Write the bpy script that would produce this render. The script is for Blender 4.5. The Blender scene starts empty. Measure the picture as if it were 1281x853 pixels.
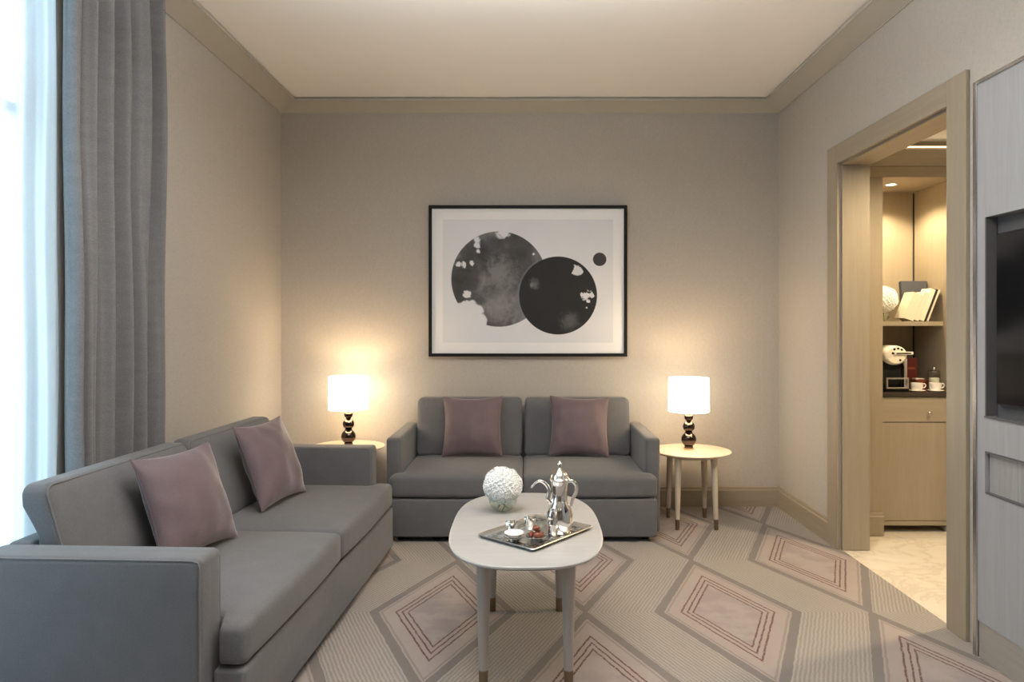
import bpy, bmesh, math, random
from mathutils import Vector, Matrix, noise
random.seed(7)
PI = math.pi
scn = bpy.context.scene
COL = scn.collection

# ------------------------------------------------------------------ camera, world, exposure
cd = bpy.data.cameras.new('camera')
cd.sensor_width = 36.0
cd.lens = 24.0
cd.shift_x = -(657 - 640.5) / 1281
cd.shift_y = -(426.5 - 408) / 1281
cam = bpy.data.objects.new('camera', cd)
COL.objects.link(cam)
cam.location = (0, 0, 1.38)
cam.rotation_euler = (PI / 2, 0, 0)
scn.camera = cam
vs = scn.view_settings
vs.view_transform = 'Standard'
try:
    vs.look = 'None'
except Exception:
    pass
vs.exposure = 0.60
vs.gamma = 1.0
vs.use_curve_mapping = False
scn.cycles.transparent_max_bounces = 24

world = bpy.data.worlds.new('sky')
scn.world = world
world.use_nodes = True
bg = world.node_tree.nodes['Background']
bg.inputs['Color'].default_value = (0.62, 0.84, 1.0, 1)
bg.inputs['Strength'].default_value = 3.4


def area_light(name, loc, rot, sx, sy, power, color, portal=False, spread=None):
    d = bpy.data.lights.new(name, 'AREA')
    d.shape = 'RECTANGLE'
    d.size = sx
    d.size_y = sy
    d.energy = power
    d.color = color
    if spread:
        d.spread = spread
    if portal:
        d.cycles.is_portal = True
    o = bpy.data.objects.new(name, d)
    COL.objects.link(o)
    o.location = loc
    o.rotation_euler = rot
    return o


# window daylight portal
area_light('window_portal', (-2.06, 2.0, 1.55), (0, -PI / 2, 0), 2.9, 1.35, 1, (1, 1, 1), portal=True)


# added upward fill to brighten the ceiling, no fixture (above the frame)
UPL = area_light('ceiling_fill', (0.0, 1.9, 2.68), (PI, 0, 0), 1.8, 1.9, 66, (1.0, 0.965, 0.93))


def spot_light(name, loc, power, color, size=2.2, blend=0.8, radius=0.05):
    d = bpy.data.lights.new(name, 'SPOT')
    d.energy = power
    d.color = color
    d.spot_size = size
    d.spot_blend = blend
    d.shadow_soft_size = radius
    o = bpy.data.objects.new(name, d)
    COL.objects.link(o)
    o.location = loc
    return o


def point_light(name, loc, power, color, radius=0.05):
    d = bpy.data.lights.new(name, 'POINT')
    d.energy = power
    d.color = color
    d.shadow_soft_size = radius
    o = bpy.data.objects.new(name, d)
    COL.objects.link(o)
    o.location = loc
    return o


WARM = (1.0, 0.77, 0.46)
NEUT = (1.0, 0.96, 0.92)

# ------------------------------------------------------------------ material helpers


class NT:
    def __init__(self, name):
        self.m = bpy.data.materials.new(name)
        self.m.use_nodes = True
        self.t = self.m.node_tree
        self.n = self.t.nodes
        self.bsdf = self.n['Principled BSDF']
        self.out = self.n['Material Output']

    def link(self, a, b):
        self.t.links.new(a, b)

    def node(self, kind, **kw):
        n = self.n.new(kind)
        for k, v in kw.items():
            setattr(n, k, v)
        return n

    def inp(self, sock, v):
        if hasattr(v, 'is_linked'):
            self.link(v, sock)
        else:
            sock.default_value = v

    def math(self, op, a, b=None, c=None, clamp=False):
        n = self.node('ShaderNodeMath', operation=op)
        n.use_clamp = clamp
        self.inp(n.inputs[0], a)
        if b is not None:
            self.inp(n.inputs[1], b)
        if c is not None:
            self.inp(n.inputs[2], c)
        return n.outputs[0]

    def coord(self, which='Object', scale=(1, 1, 1), rot=(0, 0, 0)):
        tc = self.node('ShaderNodeTexCoord')
        mp = self.node('ShaderNodeMapping')
        mp.inputs['Scale'].default_value = scale
        mp.inputs['Rotation'].default_value = rot
        self.link(tc.outputs[which], mp.inputs['Vector'])
        return mp.outputs[0]

    def noise(self, vec, scale, detail=3, rough=0.55, dist=0.0):
        n = self.node('ShaderNodeTexNoise')
        self.link(vec, n.inputs['Vector'])
        n.inputs['Scale'].default_value = scale
        n.inputs['Detail'].default_value = detail
        n.inputs['Roughness'].default_value = rough
        n.inputs['Distortion'].default_value = dist
        return n.outputs[0]

    def ramp(self, fac, stops):
        n = self.node('ShaderNodeValToRGB')
        el = n.color_ramp.elements
        el[0].position, el[0].color = stops[0][0], (*stops[0][1], 1)
        el[1].position, el[1].color = stops[-1][0], (*stops[-1][1], 1)
        for p, c in stops[1:-1]:
            e = el.new(p)
            e.color = (*c, 1)
        self.inp(n.inputs[0], fac)
        return n.outputs[0]

    def mix(self, fac, a, b, mode='MIX'):
        n = self.node('ShaderNodeMix', data_type='RGBA', blend_type=mode)
        self.inp(n.inputs[0], fac)
        for s, v in ((n.inputs[6], a), (n.inputs[7], b)):
            if hasattr(v, 'is_linked'):
                self.link(v, s)
            else:
                s.default_value = (*v, 1)
        return n.outputs[2]

    def smooth(self, x, e0, e1):
        n = self.node('ShaderNodeMapRange', interpolation_type='SMOOTHSTEP')
        self.inp(n.inputs[0], x)
        n.inputs[1].default_value = e0
        n.inputs[2].default_value = e1
        return n.outputs[0]

    def bump(self, h, strength=0.3, dist=0.002):
        n = self.node('ShaderNodeBump')
        n.inputs['Strength'].default_value = strength
        n.inputs['Distance'].default_value = dist
        self.link(h, n.inputs['Height'])
        self.link(n.outputs[0], self.bsdf.inputs['Normal'])

    def set(self, color=None, rough=None, metal=None, spec=None, sheen=None, coat=None):
        b = self.bsdf
        if color is not None:
            if hasattr(color, 'is_linked'):
                self.link(color, b.inputs['Base Color'])
            else:
                b.inputs['Base Color'].default_value = (*color, 1)
        if rough is not None:
            self.inp(b.inputs['Roughness'], rough)
        if metal is not None:
            b.inputs['Metallic'].default_value = metal
        if spec is not None:
            b.inputs['Specular IOR Level'].default_value = spec
        if sheen is not None:
            b.inputs['Sheen Weight'].default_value = sheen
            b.inputs['Sheen Roughness'].default_value = 0.4
        if coat is not None:
            b.inputs['Coat Weight'].default_value = coat
        return self.m


def mul(c, k):
    return tuple(x * k for x in c)


def m_plain(name, color, rough=0.5, metal=0.0, var=0.06, scale=30, coat=None, spec=None):
    t = NT(name)
    v = t.coord()
    n = t.noise(v, scale)
    c = t.mix(n, mul(color, 1 - var), mul(color, 1 + var))
    return t.set(c, rough, metal, coat=coat, spec=spec)


def m_fabric(name, color, sc=1.0, var=0.16, rough=0.9, sheen=0.25, slub=(1, 1, 1), bump=0.35):
    t = NT(name)
    v = t.coord(scale=slub)
    n1 = t.noise(v, 260 * sc, 2, 0.6)
    n2 = t.noise(v, 14 * sc, 4, 0.6)
    f = t.math('MULTIPLY_ADD', n1, 0.7, t.math('MULTIPLY', n2, 0.3))
    c = t.ramp(f, [(0.3, mul(color, 1 - var * 1.6)), (0.7, mul(color, 1 + var * 1.6))])
    t.bump(n1, bump, 0.0015)
    return t.set(c, rough, sheen=sheen, spec=0.2)


def m_wood(name, c1, c2, axis='Z', sc=1.0, rough=0.45, coat=None):
    t = NT(name)
    s = {'X': (1.2, 22, 22), 'Y': (22, 1.2, 22), 'Z': (22, 22, 1.2)}[axis]
    v = t.coord(scale=s)
    n = t.noise(v, 1.6 * sc, 5, 0.6, 0.6)
    n2 = t.noise(v, 9 * sc, 2, 0.5)
    f = t.math('MULTIPLY_ADD', n, 0.75, t.math('MULTIPLY', n2, 0.25))
    c = t.ramp(f, [(0.32, c1), (0.68, c2)])
    t.bump(n2, 0.12, 0.001)
    return t.set(c, rough, coat=coat)


# ------------------------------------------------------------------ materials
M = {}
# wall covering: woven vinyl with faint vertical and horizontal threads
t = NT('wall_covering')
v = t.coord(scale=(1, 1, 0.25))
vh = t.coord(scale=(0.2, 0.2, 1))
n1 = t.noise(v, 170, 2)
n2 = t.noise(vh, 170, 2)
n3 = t.noise(t.coord(), 1.3, 3)
f = t.math('ADD', t.math('MULTIPLY', n1, 0.5), t.math('MULTIPLY', n2, 0.5))
c = t.ramp(f, [(0.3, (0.425, 0.395, 0.358)), (0.7, (0.49, 0.46, 0.42))])
c = t.mix(t.math('MULTIPLY', n3, 0.06), c, (0.44, 0.41, 0.38))
t.bump(f, 0.15, 0.001)
M['wall'] = t.set(c, 0.85, spec=0.2)
M['front'] = m_wood('dark_front_wood', (0.20, 0.16, 0.125), (0.27, 0.22, 0.17), 'Z')  # unseen wall behind the camera, darkened to cut bounced light
M['ceiling'] = m_plain('ceiling_paint', (0.90, 0.875, 0.84), 0.9, var=0.01, scale=4)
M['crown'] = m_plain('cornice_paint', (0.45, 0.425, 0.365), 0.8, var=0.02, scale=4)
M['oak'] = m_wood('oak_upright', (0.31, 0.262, 0.195), (0.355, 0.305, 0.23), 'Z')
M['oak_y'] = m_wood('oak_along', (0.31, 0.262, 0.195), (0.355, 0.305, 0.23), 'Y')
M['oak_x'] = m_wood('oak_across', (0.31, 0.262, 0.195), (0.355, 0.305, 0.23), 'X')
M['oak_pale'] = m_wood('pale_oak', (0.60, 0.52, 0.41), (0.72, 0.64, 0.53), 'X', rough=0.35)
M['oak_leg'] = m_wood('pale_oak_leg', (0.52, 0.44, 0.34), (0.64, 0.56, 0.46), 'Z', rough=0.4)
M['table_paint'] = m_wood('greige_lacquer', (0.39, 0.38, 0.37), (0.44, 0.43, 0.42), 'X', rough=0.38)
M['table_leg'] = m_wood('greige_lacquer_leg', (0.36, 0.33, 0.30), (0.43, 0.395, 0.365), 'Z', rough=0.4)
M['brass'] = m_plain('aged_brass', (0.27, 0.215, 0.15), 0.35, 1.0)
M['gold'] = m_plain('gold_metal', (0.75, 0.58, 0.32), 0.25, 1.0)
M['sofa'] = m_fabric('grey_sofa_weave', (0.138, 0.138, 0.144), 1.0, 0.10)
M['sofa_pipe'] = m_fabric('grey_piping', (0.16, 0.158, 0.16), 1.0, 0.06)
M['pillow'] = m_fabric('mauve_satin', (0.155, 0.115, 0.126), 1.0, 0.07, rough=0.55, sheen=0.6)
M['curtain'] = m_fabric('grey_curtain_linen', (0.19, 0.19, 0.195), 0.6, 0.14, slub=(1, 0.5, 3.0), sheen=0.15)
M['black_frame'] = m_plain('black_frame', (0.010, 0.010, 0.011), 0.6, spec=0.2)
M['dark_foot'] = m_plain('dark_foot', (0.02, 0.018, 0.016), 0.5)
M['lamp_base'] = m_plain('smoked_chrome', (0.10, 0.075, 0.065), 0.06, 1.0, var=0.02)
M['silver'] = m_plain('polished_silver', (0.86, 0.84, 0.81), 0.10, 1.0, var=0.02)
M['silver_soft'] = m_plain('soft_silver', (0.88, 0.86, 0.83), 0.30, 1.0, var=0.02)
M['chrome'] = m_plain('brushed_steel', (0.62, 0.62, 0.63), 0.25, 1.0, var=0.03)
M['steel_dark'] = m_plain('bronze_trim', (0.33, 0.30, 0.27), 0.3, 1.0, var=0.03)
M['tv'] = m_plain('tv_glass', (0.006, 0.006, 0.007), 0.12, var=0.01)
M['tv_case'] = m_plain('tv_case', (0.012, 0.012, 0.014), 0.5)
M['recess'] = m_plain('recess_lining', (0.10, 0.10, 0.105), 0.7)
M['unit'] = m_wood('grey_veneer', (0.31, 0.32, 0.335), (0.365, 0.375, 0.39), 'Z', rough=0.5)
M['unit_inset'] = m_wood('grey_veneer_inset', (0.27, 0.265, 0.26), (0.38, 0.375, 0.37), 'Z', 2.0)
M['unit_plinth'] = m_wood('greige_plinth', (0.30, 0.28, 0.25), (0.36, 0.335, 0.30), 'Y')
M['counter'] = m_plain('dark_stone', (0.045, 0.035, 0.03), 0.2, var=0.3, scale=60)
M['white_china'] = m_plain('white_china', (0.85, 0.83, 0.79), 0.2, var=0.01)
M['cream_plastic'] = m_plain('cream_plastic', (0.80, 0.76, 0.66), 0.3, var=0.01)
M['black_plastic'] = m_plain('black_plastic', (0.010, 0.010, 0.010), 0.6, spec=0.2)
M['dark_red'] = m_plain('dark_red_card', (0.09, 0.012, 0.010), 0.5)
M['rust'] = m_plain('rust_card', (0.22, 0.06, 0.03), 0.5)
M['paper'] = m_plain('cream_paper', (0.80, 0.75, 0.62), 0.6, var=0.02)
M['cream_cloth'] = m_plain('cream_book_cloth', (0.75, 0.70, 0.56), 0.6, var=0.03)
M['navy'] = m_plain('navy_cloth', (0.05, 0.055, 0.075), 0.6)
M['black_cloth'] = m_plain('black_book_cloth', (0.02, 0.02, 0.022), 0.6)
M['date'] = m_plain('date_skin', (0.20, 0.055, 0.028), 0.35, var=0.4, scale=120)
M['petal'] = m_plain('white_petal', (0.95, 0.96, 0.95), 0.6, var=0.03)
M['leaf'] = m_plain('green_leaf', (0.05, 0.11, 0.03), 0.5, var=0.3)
M['stem'] = m_plain('green_stem', (0.16, 0.22, 0.07), 0.5, var=0.2)
M['switch_white'] = m_plain('white_plastic', (0.7, 0.7, 0.68), 0.4)
M['bed_dark'] = m_plain('dark_corner_line', (0.02, 0.018, 0.015), 0.8)

# clear glass that light passes through
t = NT('clear_glass')
tr = t.node('ShaderNodeBsdfTransparent')
tr.inputs[0].default_value = (0.96, 0.98, 0.97, 1)
gl = t.node('ShaderNodeBsdfGlossy')
gl.inputs['Roughness'].default_value = 0.02
fr = t.node('ShaderNodeLayerWeight')
fr.inputs[0].default_value = 0.25
mx = t.node('ShaderNodeMixShader')
t.link(t.math('MULTIPLY_ADD', t.math('POWER', fr.outputs[1], 2.0), 0.55, 0.04), mx.inputs[0])
t.link(tr.outputs[0], mx.inputs[1])
t.link(gl.outputs[0], mx.inputs[2])
t.link(mx.outputs[0], t.out.inputs[0])
M['glass'] = t.m

# sheer curtain voile
t = NT('white_voile')
tr = t.node('ShaderNodeBsdfTransparent')
tl = t.node('ShaderNodeBsdfTranslucent')
df = t.node('ShaderNodeBsdfDiffuse')
n = t.noise(t.coord(scale=(1, 1, 0.3)), 300, 2)
c = t.mix(n, (0.52, 0.57, 0.62), (0.60, 0.65, 0.70))
t.link(c, tl.inputs[0])
t.link(c, df.inputs[0])
m1 = t.node('ShaderNodeMixShader')
m1.inputs[0].default_value = 0.35
t.link(tl.outputs[0], m1.inputs[1])
t.link(df.outputs[0], m1.inputs[2])
m2 = t.node('ShaderNodeMixShader')
lw = t.node('ShaderNodeLayerWeight')
lw.inputs[0].default_value = 0.5
t.link(t.smooth(lw.outputs[1], 0.05, 0.75), m2.inputs[0])
t.link(t.math('MULTIPLY_ADD', t.smooth(lw.outputs[1], 0.05, 0.75), 0.45, 0.5), m2.inputs[0])
t.link(tr.outputs[0], m2.inputs[1])
t.link(m1.outputs[0], m2.inputs[2])
t.link(m2.outputs[0], t.out.inputs[0])
M['voile'] = t.m


def m_emit(name, color, strength):
    t = NT(name)
    t.set(mul(color, 0.6), 0.8)
    t.bsdf.inputs['Emission Color'].default_value = (*color, 1)
    t.bsdf.inputs['Emission Strength'].default_value = strength
    return t.m


M['shade'] = m_emit('lit_lamp_shade', (1.0, 0.80, 0.54), 8.5)
M['bulb'] = m_emit('lit_bulb', (1.0, 0.8, 0.5), 10)
M['led'] = m_emit('lit_led_strip', (1.0, 0.80, 0.50), 3.0)
M['downlight'] = m_emit('lit_downlight', (1.0, 0.85, 0.6), 12)

# carpet: stacked rhombi with ribbed zigzag strips between them
t = NT('patterned_carpet')
tc = t.node('ShaderNodeTexCoord')
sp = t.node('ShaderNodeSeparateXYZ')
wob = t.noise(tc.outputs['Object'], 18, 2)
t.link(tc.outputs['Object'], sp.inputs[0])
X, Y = sp.outputs[0], sp.outputs[1]
X = t.math('ADD', X, t.math('MULTIPLY_ADD', wob, 0.012, -0.006))
PX, PY = 0.688, 0.735
AX, AY = 0.345, 0.735


def lattice(cx, cy):
    dx = t.math('PINGPONG', t.math('SUBTRACT', X, cx), PX)
    dy = t.math('PINGPONG', t.math('SUBTRACT', Y, cy), PY)
    return t.math('ADD', t.math('DIVIDE', dx, AX), t.math('DIVIDE', dy, AY))


dA = lattice(0.29, 2.56)
dB = lattice(0.29 + PX, 2.56 + PY)
d = t.math('MINIMUM', dA, dB)


def band(x, c, w, soft=0.012):
    a = t.math('ABSOLUTE', t.math('SUBTRACT', x, c))
    return t.math('SUBTRACT', 1.0, t.smooth(a, w, w + soft))


fine = t.noise(tc.outputs['Object'], 240, 2)
mid = t.noise(tc.outputs['Object'], 7, 3)
dash = t.smooth(t.noise(tc.outputs['Object'], 95, 2), 0.36, 0.50)
inside = t.math('SUBTRACT', 1.0, t.smooth(d, 1.02, 1.04))
ribs = t.math('SINE', t.math('MULTIPLY', dA, AX * 2 * PI / 0.0185))
ribs = t.smooth(ribs, -0.6, 0.8)
ribs = t.math('ADD', t.math('MULTIPLY', ribs, 0.75), t.math('MULTIPLY', t.smooth(t.noise(tc.outputs['Object'], 130, 2), 0.35, 0.65), 0.25))
beige = t.mix(mid, (0.42, 0.365, 0.315), (0.49, 0.43, 0.37))
ribc = t.mix(ribs, (0.355, 0.32, 0.285), (0.52, 0.475, 0.42))
pink = t.mix(mid, (0.44, 0.375, 0.34), (0.52, 0.45, 0.405))
mauve = t.mix(t.smooth(mid, 0.4, 0.6), (0.42, 0.36, 0.345), (0.49, 0.425, 0.39))
inc = t.mix(t.math('SUBTRACT', 1.0, t.smooth(d, 0.44, 0.50)), pink, mauve)
col = t.mix(inside, ribc, inc)
grey = t.math('MULTIPLY', band(d, 0.965, 0.062), 0.92)
col = t.mix(grey, col, (0.245, 0.225, 0.21))
col = t.mix(t.math('MULTIPLY', band(d, 0.855, 0.010), 0.55), col, (0.27, 0.23, 0.205))
red = t.math('MAXIMUM', band(d, 0.65, 0.008), t.math('MAXIMUM', band(d, 0.565, 0.007), band(d, 0.485, 0.007)))
red = t.math('MULTIPLY', red, t.math('MULTIPLY_ADD', dash, 0.55, 0.40))
col = t.mix(red, col, (0.15, 0.055, 0.05))
col = t.mix(t.math('MULTIPLY', band(d, 0.61, 0.02), 0.25), col, (0.5, 0.38, 0.36))
col = t.mix(t.math('MULTIPLY', fine, 0.22), col, (0.16, 0.14, 0.12))
hgt = t.math('ADD', t.math('MULTIPLY', fine, 0.6), t.math('MULTIPLY', ribs, t.math('SUBTRACT', 0.8, t.math('MULTIPLY', inside, 0.8))))
t.bump(hgt, 0.5, 0.004)
col = t.mix(1.0, col, (0.80, 0.79, 0.80), 'MULTIPLY')
M['carpet'] = t.set(col, 0.95, spec=0.1, sheen=0.2)

# marble
t = NT('cream_marble')
v = t.coord()
n = t.noise(v, 2.2, 6, 0.6, 1.6)
vein = t.math('ABSOLUTE', t.math('SUBTRACT', n, 0.5))
c = t.ramp(vein, [(0.0, (0.66, 0.58, 0.47)), (0.04, (0.75, 0.68, 0.57)), (0.3, (0.80, 0.74, 0.64))])
M['marble'] = t.set(c, 0.2)

# tray: polished silver with chased ornament in its rim and field
t = NT('chased_silver')
v = t.coord()
vo = t.node('ShaderNodeTexVoronoi')
t.link(v, vo.inputs['Vector'])
vo.inputs['Scale'].default_value = 55
orn = t.smooth(vo.outputs['Distance'], 0.3, 0.55)
c = t.mix(orn, (0.90, 0.88, 0.86), (0.42, 0.41, 0.39))
t.bump(vo.outputs['Distance'], 0.6, 0.003)
M['silver_orn'] = t.set(c, 0.22, 1.0)

# the print: three ink discs on off-white paper
t = NT('ink_print')
tc = t.node('ShaderNodeTexCoord')
sp = t.node('ShaderNodeSeparateXYZ')
t.link(tc.outputs['Object'], sp.inputs[0])
U, V = sp.outputs[0], sp.outputs[2]
nb = t.noise(tc.outputs['Object'], 3.2, 5, 0.55, 0.4)
ns = t.noise(tc.outputs['Object'], 9, 4, 0.5, 0.3)
nf = t.noise(tc.outputs['Object'], 30, 3)


def dist(cx, cz):
    a = t.math('SUBTRACT', U, cx)
    b = t.math('SUBTRACT', V, cz)
    return t.math('SQRT', t.math('ADD', t.math('MULTIPLY', a, a), t.math('MULTIPLY', b, b)))


nw = t.noise(tc.outputs['Object'], 15, 4, 0.6, 1.2)


def blob(cx, cz, r, soft=0.02, amp=0.06):
    src = nw if r < 0.045 else ns
    amp = amp * 2.2 if r < 0.045 else amp * 1.3
    dd = t.math('ADD', dist(cx, cz), t.math('MULTIPLY_ADD', src, amp, -amp / 2))
    return t.math('SUBTRACT', 1.0, t.smooth(dd, r, r + soft))


def disc(cx, cz, r, e=0.003):
    return t.math('SUBTRACT', 1.0, t.smooth(dist(cx, cz), r - e, r + e))


S = 1.513 / 915.0


def px(x, y):
    return ((x - 522) * S, -(y - 452) * S)


c1 = px(388, 443)
c2 = px(661, 519)
c3 = px(853, 352)
k1 = disc(*c1, 220 * S)
k2 = disc(*c2, 180 * S)
k3 = disc(*c3, 31 * S)
holes = blob(*px(258, 600), 0.075, 0.02, 0.10)
for (x, y, r, s, a) in [(215, 615, 0.085, 0.02, 0.05), (300, 640, 0.055, 0.015, 0.06), (240, 512, 0.02, 0.012, 0.03),
                        (410, 225, 0.03, 0.03, 0.04), (288, 285, 0.012, 0.02, 0.03), (284, 262, 0.014, 0.02, 0.02), (292, 315, 0.008, 0.014, 0.02),
                        (228, 376, 0.014, 0.01, 0.035), (262, 372, 0.012, 0.008, 0.03), (203, 374, 0.010, 0.01, 0.03),
                        (548, 328, 0.006, 0.006, 0.01)]:
    holes = t.math('MAXIMUM', holes, blob(*px(x, y), r, s, a))
holes2 = blob(*px(552, 460), 0.022, 0.03, 0.05)
for (x, y, r, s, a) in [(790, 522, 0.03, 0.012, 0.07), (815, 518, 0.012, 0.01, 0.04), (750, 400, 0.024, 0.015, 0.05),
                        (492, 603, 0.006, 0.004, 0.005), (793, 575, 0.005, 0.004, 0.004)]:
    holes2 = t.math('MAXIMUM', holes2, blob(*px(x, y), r, s, a))
paper = t.mix(nb, (0.66, 0.68, 0.74), (0.74, 0.76, 0.80))
mu = t.math('MAXIMUM', t.smooth(t.math('ABSOLUTE', U), 0.648, 0.652), t.smooth(t.math('ABSOLUTE', V), 0.468, 0.472))
paper = t.mix(mu, paper, (0.80, 0.81, 0.84))
ink1 = t.ramp(nb, [(0.32, (0.03, 0.031, 0.034)), (0.52, (0.085, 0.085, 0.09)), (0.62, (0.20, 0.20, 0.21)), (0.75, (0.10, 0.10, 0.105))])
wash = blob(*px(395, 420), 0.02, 0.16, 0.12)
wash2 = blob(*px(385, 570), 0.02, 0.17, 0.10)
ink1 = t.mix(t.math('MULTIPLY', t.math('MAXIMUM', wash, wash2), 0.6), ink1, (0.30, 0.30, 0.31))
ink2 = t.mix(nb, (0.014, 0.014, 0.016), (0.03, 0.03, 0.032))
ink2 = t.mix(t.math('MULTIPLY', blob(*px(715, 640), 0.01, 0.09, 0.05), 0.5), ink2, (0.16, 0.16, 0.165))
ring = t.math('SUBTRACT', 1.0, t.smooth(dist(*c2), 0.31, 0.35))
c = t.mix(t.math('MULTIPLY', k1, t.math('SUBTRACT', 1.0, holes)), paper, ink1)
c = t.mix(t.math('MULTIPLY', t.math('MULTIPLY', k1, t.math('SUBTRACT', ring, k2)), 0.0), c, (0.2, 0.2, 0.2))
inner = t.math('MULTIPLY', k2, t.math('SUBTRACT', 1.0, t.math('MULTIPLY', holes2, 0.95)))
# a paler halo where the two discs meet
halo = t.math('MULTIPLY', t.math('SUBTRACT', disc(*c2, 188 * S, 0.006), k2), k1)
c = t.mix(t.math('MULTIPLY', halo, 0.45), c, (0.22, 0.22, 0.225))
c = t.mix(inner, c, ink2)
c = t.mix(k3, c, (0.05, 0.05, 0.052))
M['print'] = t.set(c, 0.6, spec=0.3)

# ------------------------------------------------------------------ mesh helpers


def mesh_obj(name, bm, mat, parent=None, smooth=False, loc=None, rot=None, autosmooth=True):
    me = bpy.data.meshes.new(name)
    bm.normal_update()
    bm.to_mesh(me)
    bm.free()
    mats = mat if isinstance(mat, (list, tuple)) else [mat]
    for m in mats:
        me.materials.append(m)
    if smooth:
        for p in me.polygons:
            p.use_smooth = True
        if autosmooth:
            try:
                me.set_sharp_from_angle(angle=math.radians(40))
            except Exception:
                pass
    o = bpy.data.objects.new(name, me)
    COL.objects.link(o)
    if parent:
        o.parent = parent
    if loc:
        o.location = loc
    if rot:
        o.rotation_euler = rot
    return o


def add_box(bm, x0, x1, y0, y1, z0, z1, bevel=0.0, seg=2, mtx=None):
    r = bmesh.ops.create_cube(bm, size=1.0)
    vs = r['verts']
    for v in vs:
        v.co = Vector(((x0 + x1) / 2 + v.co.x * (x1 - x0), (y0 + y1) / 2 + v.co.y * (y1 - y0), (z0 + z1) / 2 + v.co.z * (z1 - z0)))
    if bevel > 0:
        es = list({e for v in vs for e in v.link_edges})
        rr = bmesh.ops.bevel(bm, geom=es, offset=bevel, segments=seg, profile=0.5, affect='EDGES', clamp_overlap=True)
        vs = list(set(rr['verts']) | {v for v in vs if v.is_valid})
    if mtx is not None:
        bmesh.ops.transform(bm, matrix=mtx, verts=[v for v in vs if v.is_valid])
    return bm


def box_bm(*a, **k):
    bm = bmesh.new()
    return add_box(bm, *a, **k)


def add_lathe(bm, prof, seg=32, center=(0, 0), z0=0, mtx=None):
    rings = []
    for (r, z) in prof:
        if r < 1e-6:
            rings.append([bm.verts.new((center[0], center[1], z0 + z))])
        else:
            rings.append([bm.verts.new((center[0] + r * math.cos(2 * PI * i / seg), center[1] + r * math.sin(2 * PI * i / seg), z0 + z)) for i in range(seg)])
    for a, b in zip(rings, rings[1:]):
        for i in range(seg):
            j = (i + 1) % seg
            if len(a) == 1 and len(b) == 1:
                continue
            if len(a) == 1:
                bm.faces.new((a[0], b[j], b[i]))
            elif len(b) == 1:
                bm.faces.new((a[i], a[j], b[0]))
            else:
                bm.faces.new((a[i], a[j], b[j], b[i]))
    if mtx is not None:
        bmesh.ops.transform(bm, matrix=mtx, verts=[v for r in rings for v in r])
    return bm


def lathe_bm(*a, **k):
    bm = bmesh.new()
    add_lathe(bm, *a, **k)
    bmesh.ops.recalc_face_normals(bm, faces=bm.faces)
    return bm


def add_tube(bm, pts, rad, seg=10, closed=False, squash=1.0):
    pts = [Vector(p) for p in pts]
    n = len(pts)
    rads = rad if isinstance(rad, (list, tuple)) else [rad] * n
    rings = []
    prev = None
    for i, p in enumerate(pts):
        if closed:
            d = pts[(i + 1) % n] - pts[(i - 1) % n]
        else:
            d = pts[min(i + 1, n - 1)] - pts[max(i - 1, 0)]
        d.normalize()
        if prev is None:
            a = Vector((0, 0, 1)) if abs(d.z) < 0.9 else Vector((1, 0, 0))
            s = d.cross(a).normalized()
        else:
            s = (prev - d * prev.dot(d)).normalized()
        prev = s
        u = d.cross(s)
        rings.append([bm.verts.new(p + (s * math.cos(2 * PI * k / seg) * squash + u * math.sin(2 * PI * k / seg)) * rads[i]) for k in range(seg)])
    m = n if closed else n - 1
    for i in range(m):
        a, b = rings[i], rings[(i + 1) % n]
        for k in range(seg):
            j = (k + 1) % seg
            bm.faces.new((a[k], a[j], b[j], b[k]))
    if not closed:
        bm.faces.new(list(reversed(rings[0])))
        bm.faces.new(rings[-1])
    return bm


def spline(pts, n=8):
    pts = [Vector(p) for p in pts]
    out = []
    for i in range(len(pts) - 1):
        p0 = pts[max(i - 1, 0)]
        p1, p2 = pts[i], pts[i + 1]
        p3 = pts[min(i + 2, len(pts) - 1)]
        for k in range(n):
            s = k / n
            out.append(0.5 * ((2 * p1) + (-p0 + p2) * s + (2 * p0 - 5 * p1 + 4 * p2 - p3) * s * s + (-p0 + 3 * p1 - 3 * p2 + p3) * s ** 3))
    out.append(pts[-1])
    return out


def axis_coords(h, r, nm, ne=4):
    inner = h - r
    c = [-h + r * (1 - math.cos(k / ne * PI / 2)) for k in range(ne)]
    c += [-inner + 2 * inner * k / nm for k in range(nm + 1)]
    c += [-x for x in reversed(c[:ne])]
    return c


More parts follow.
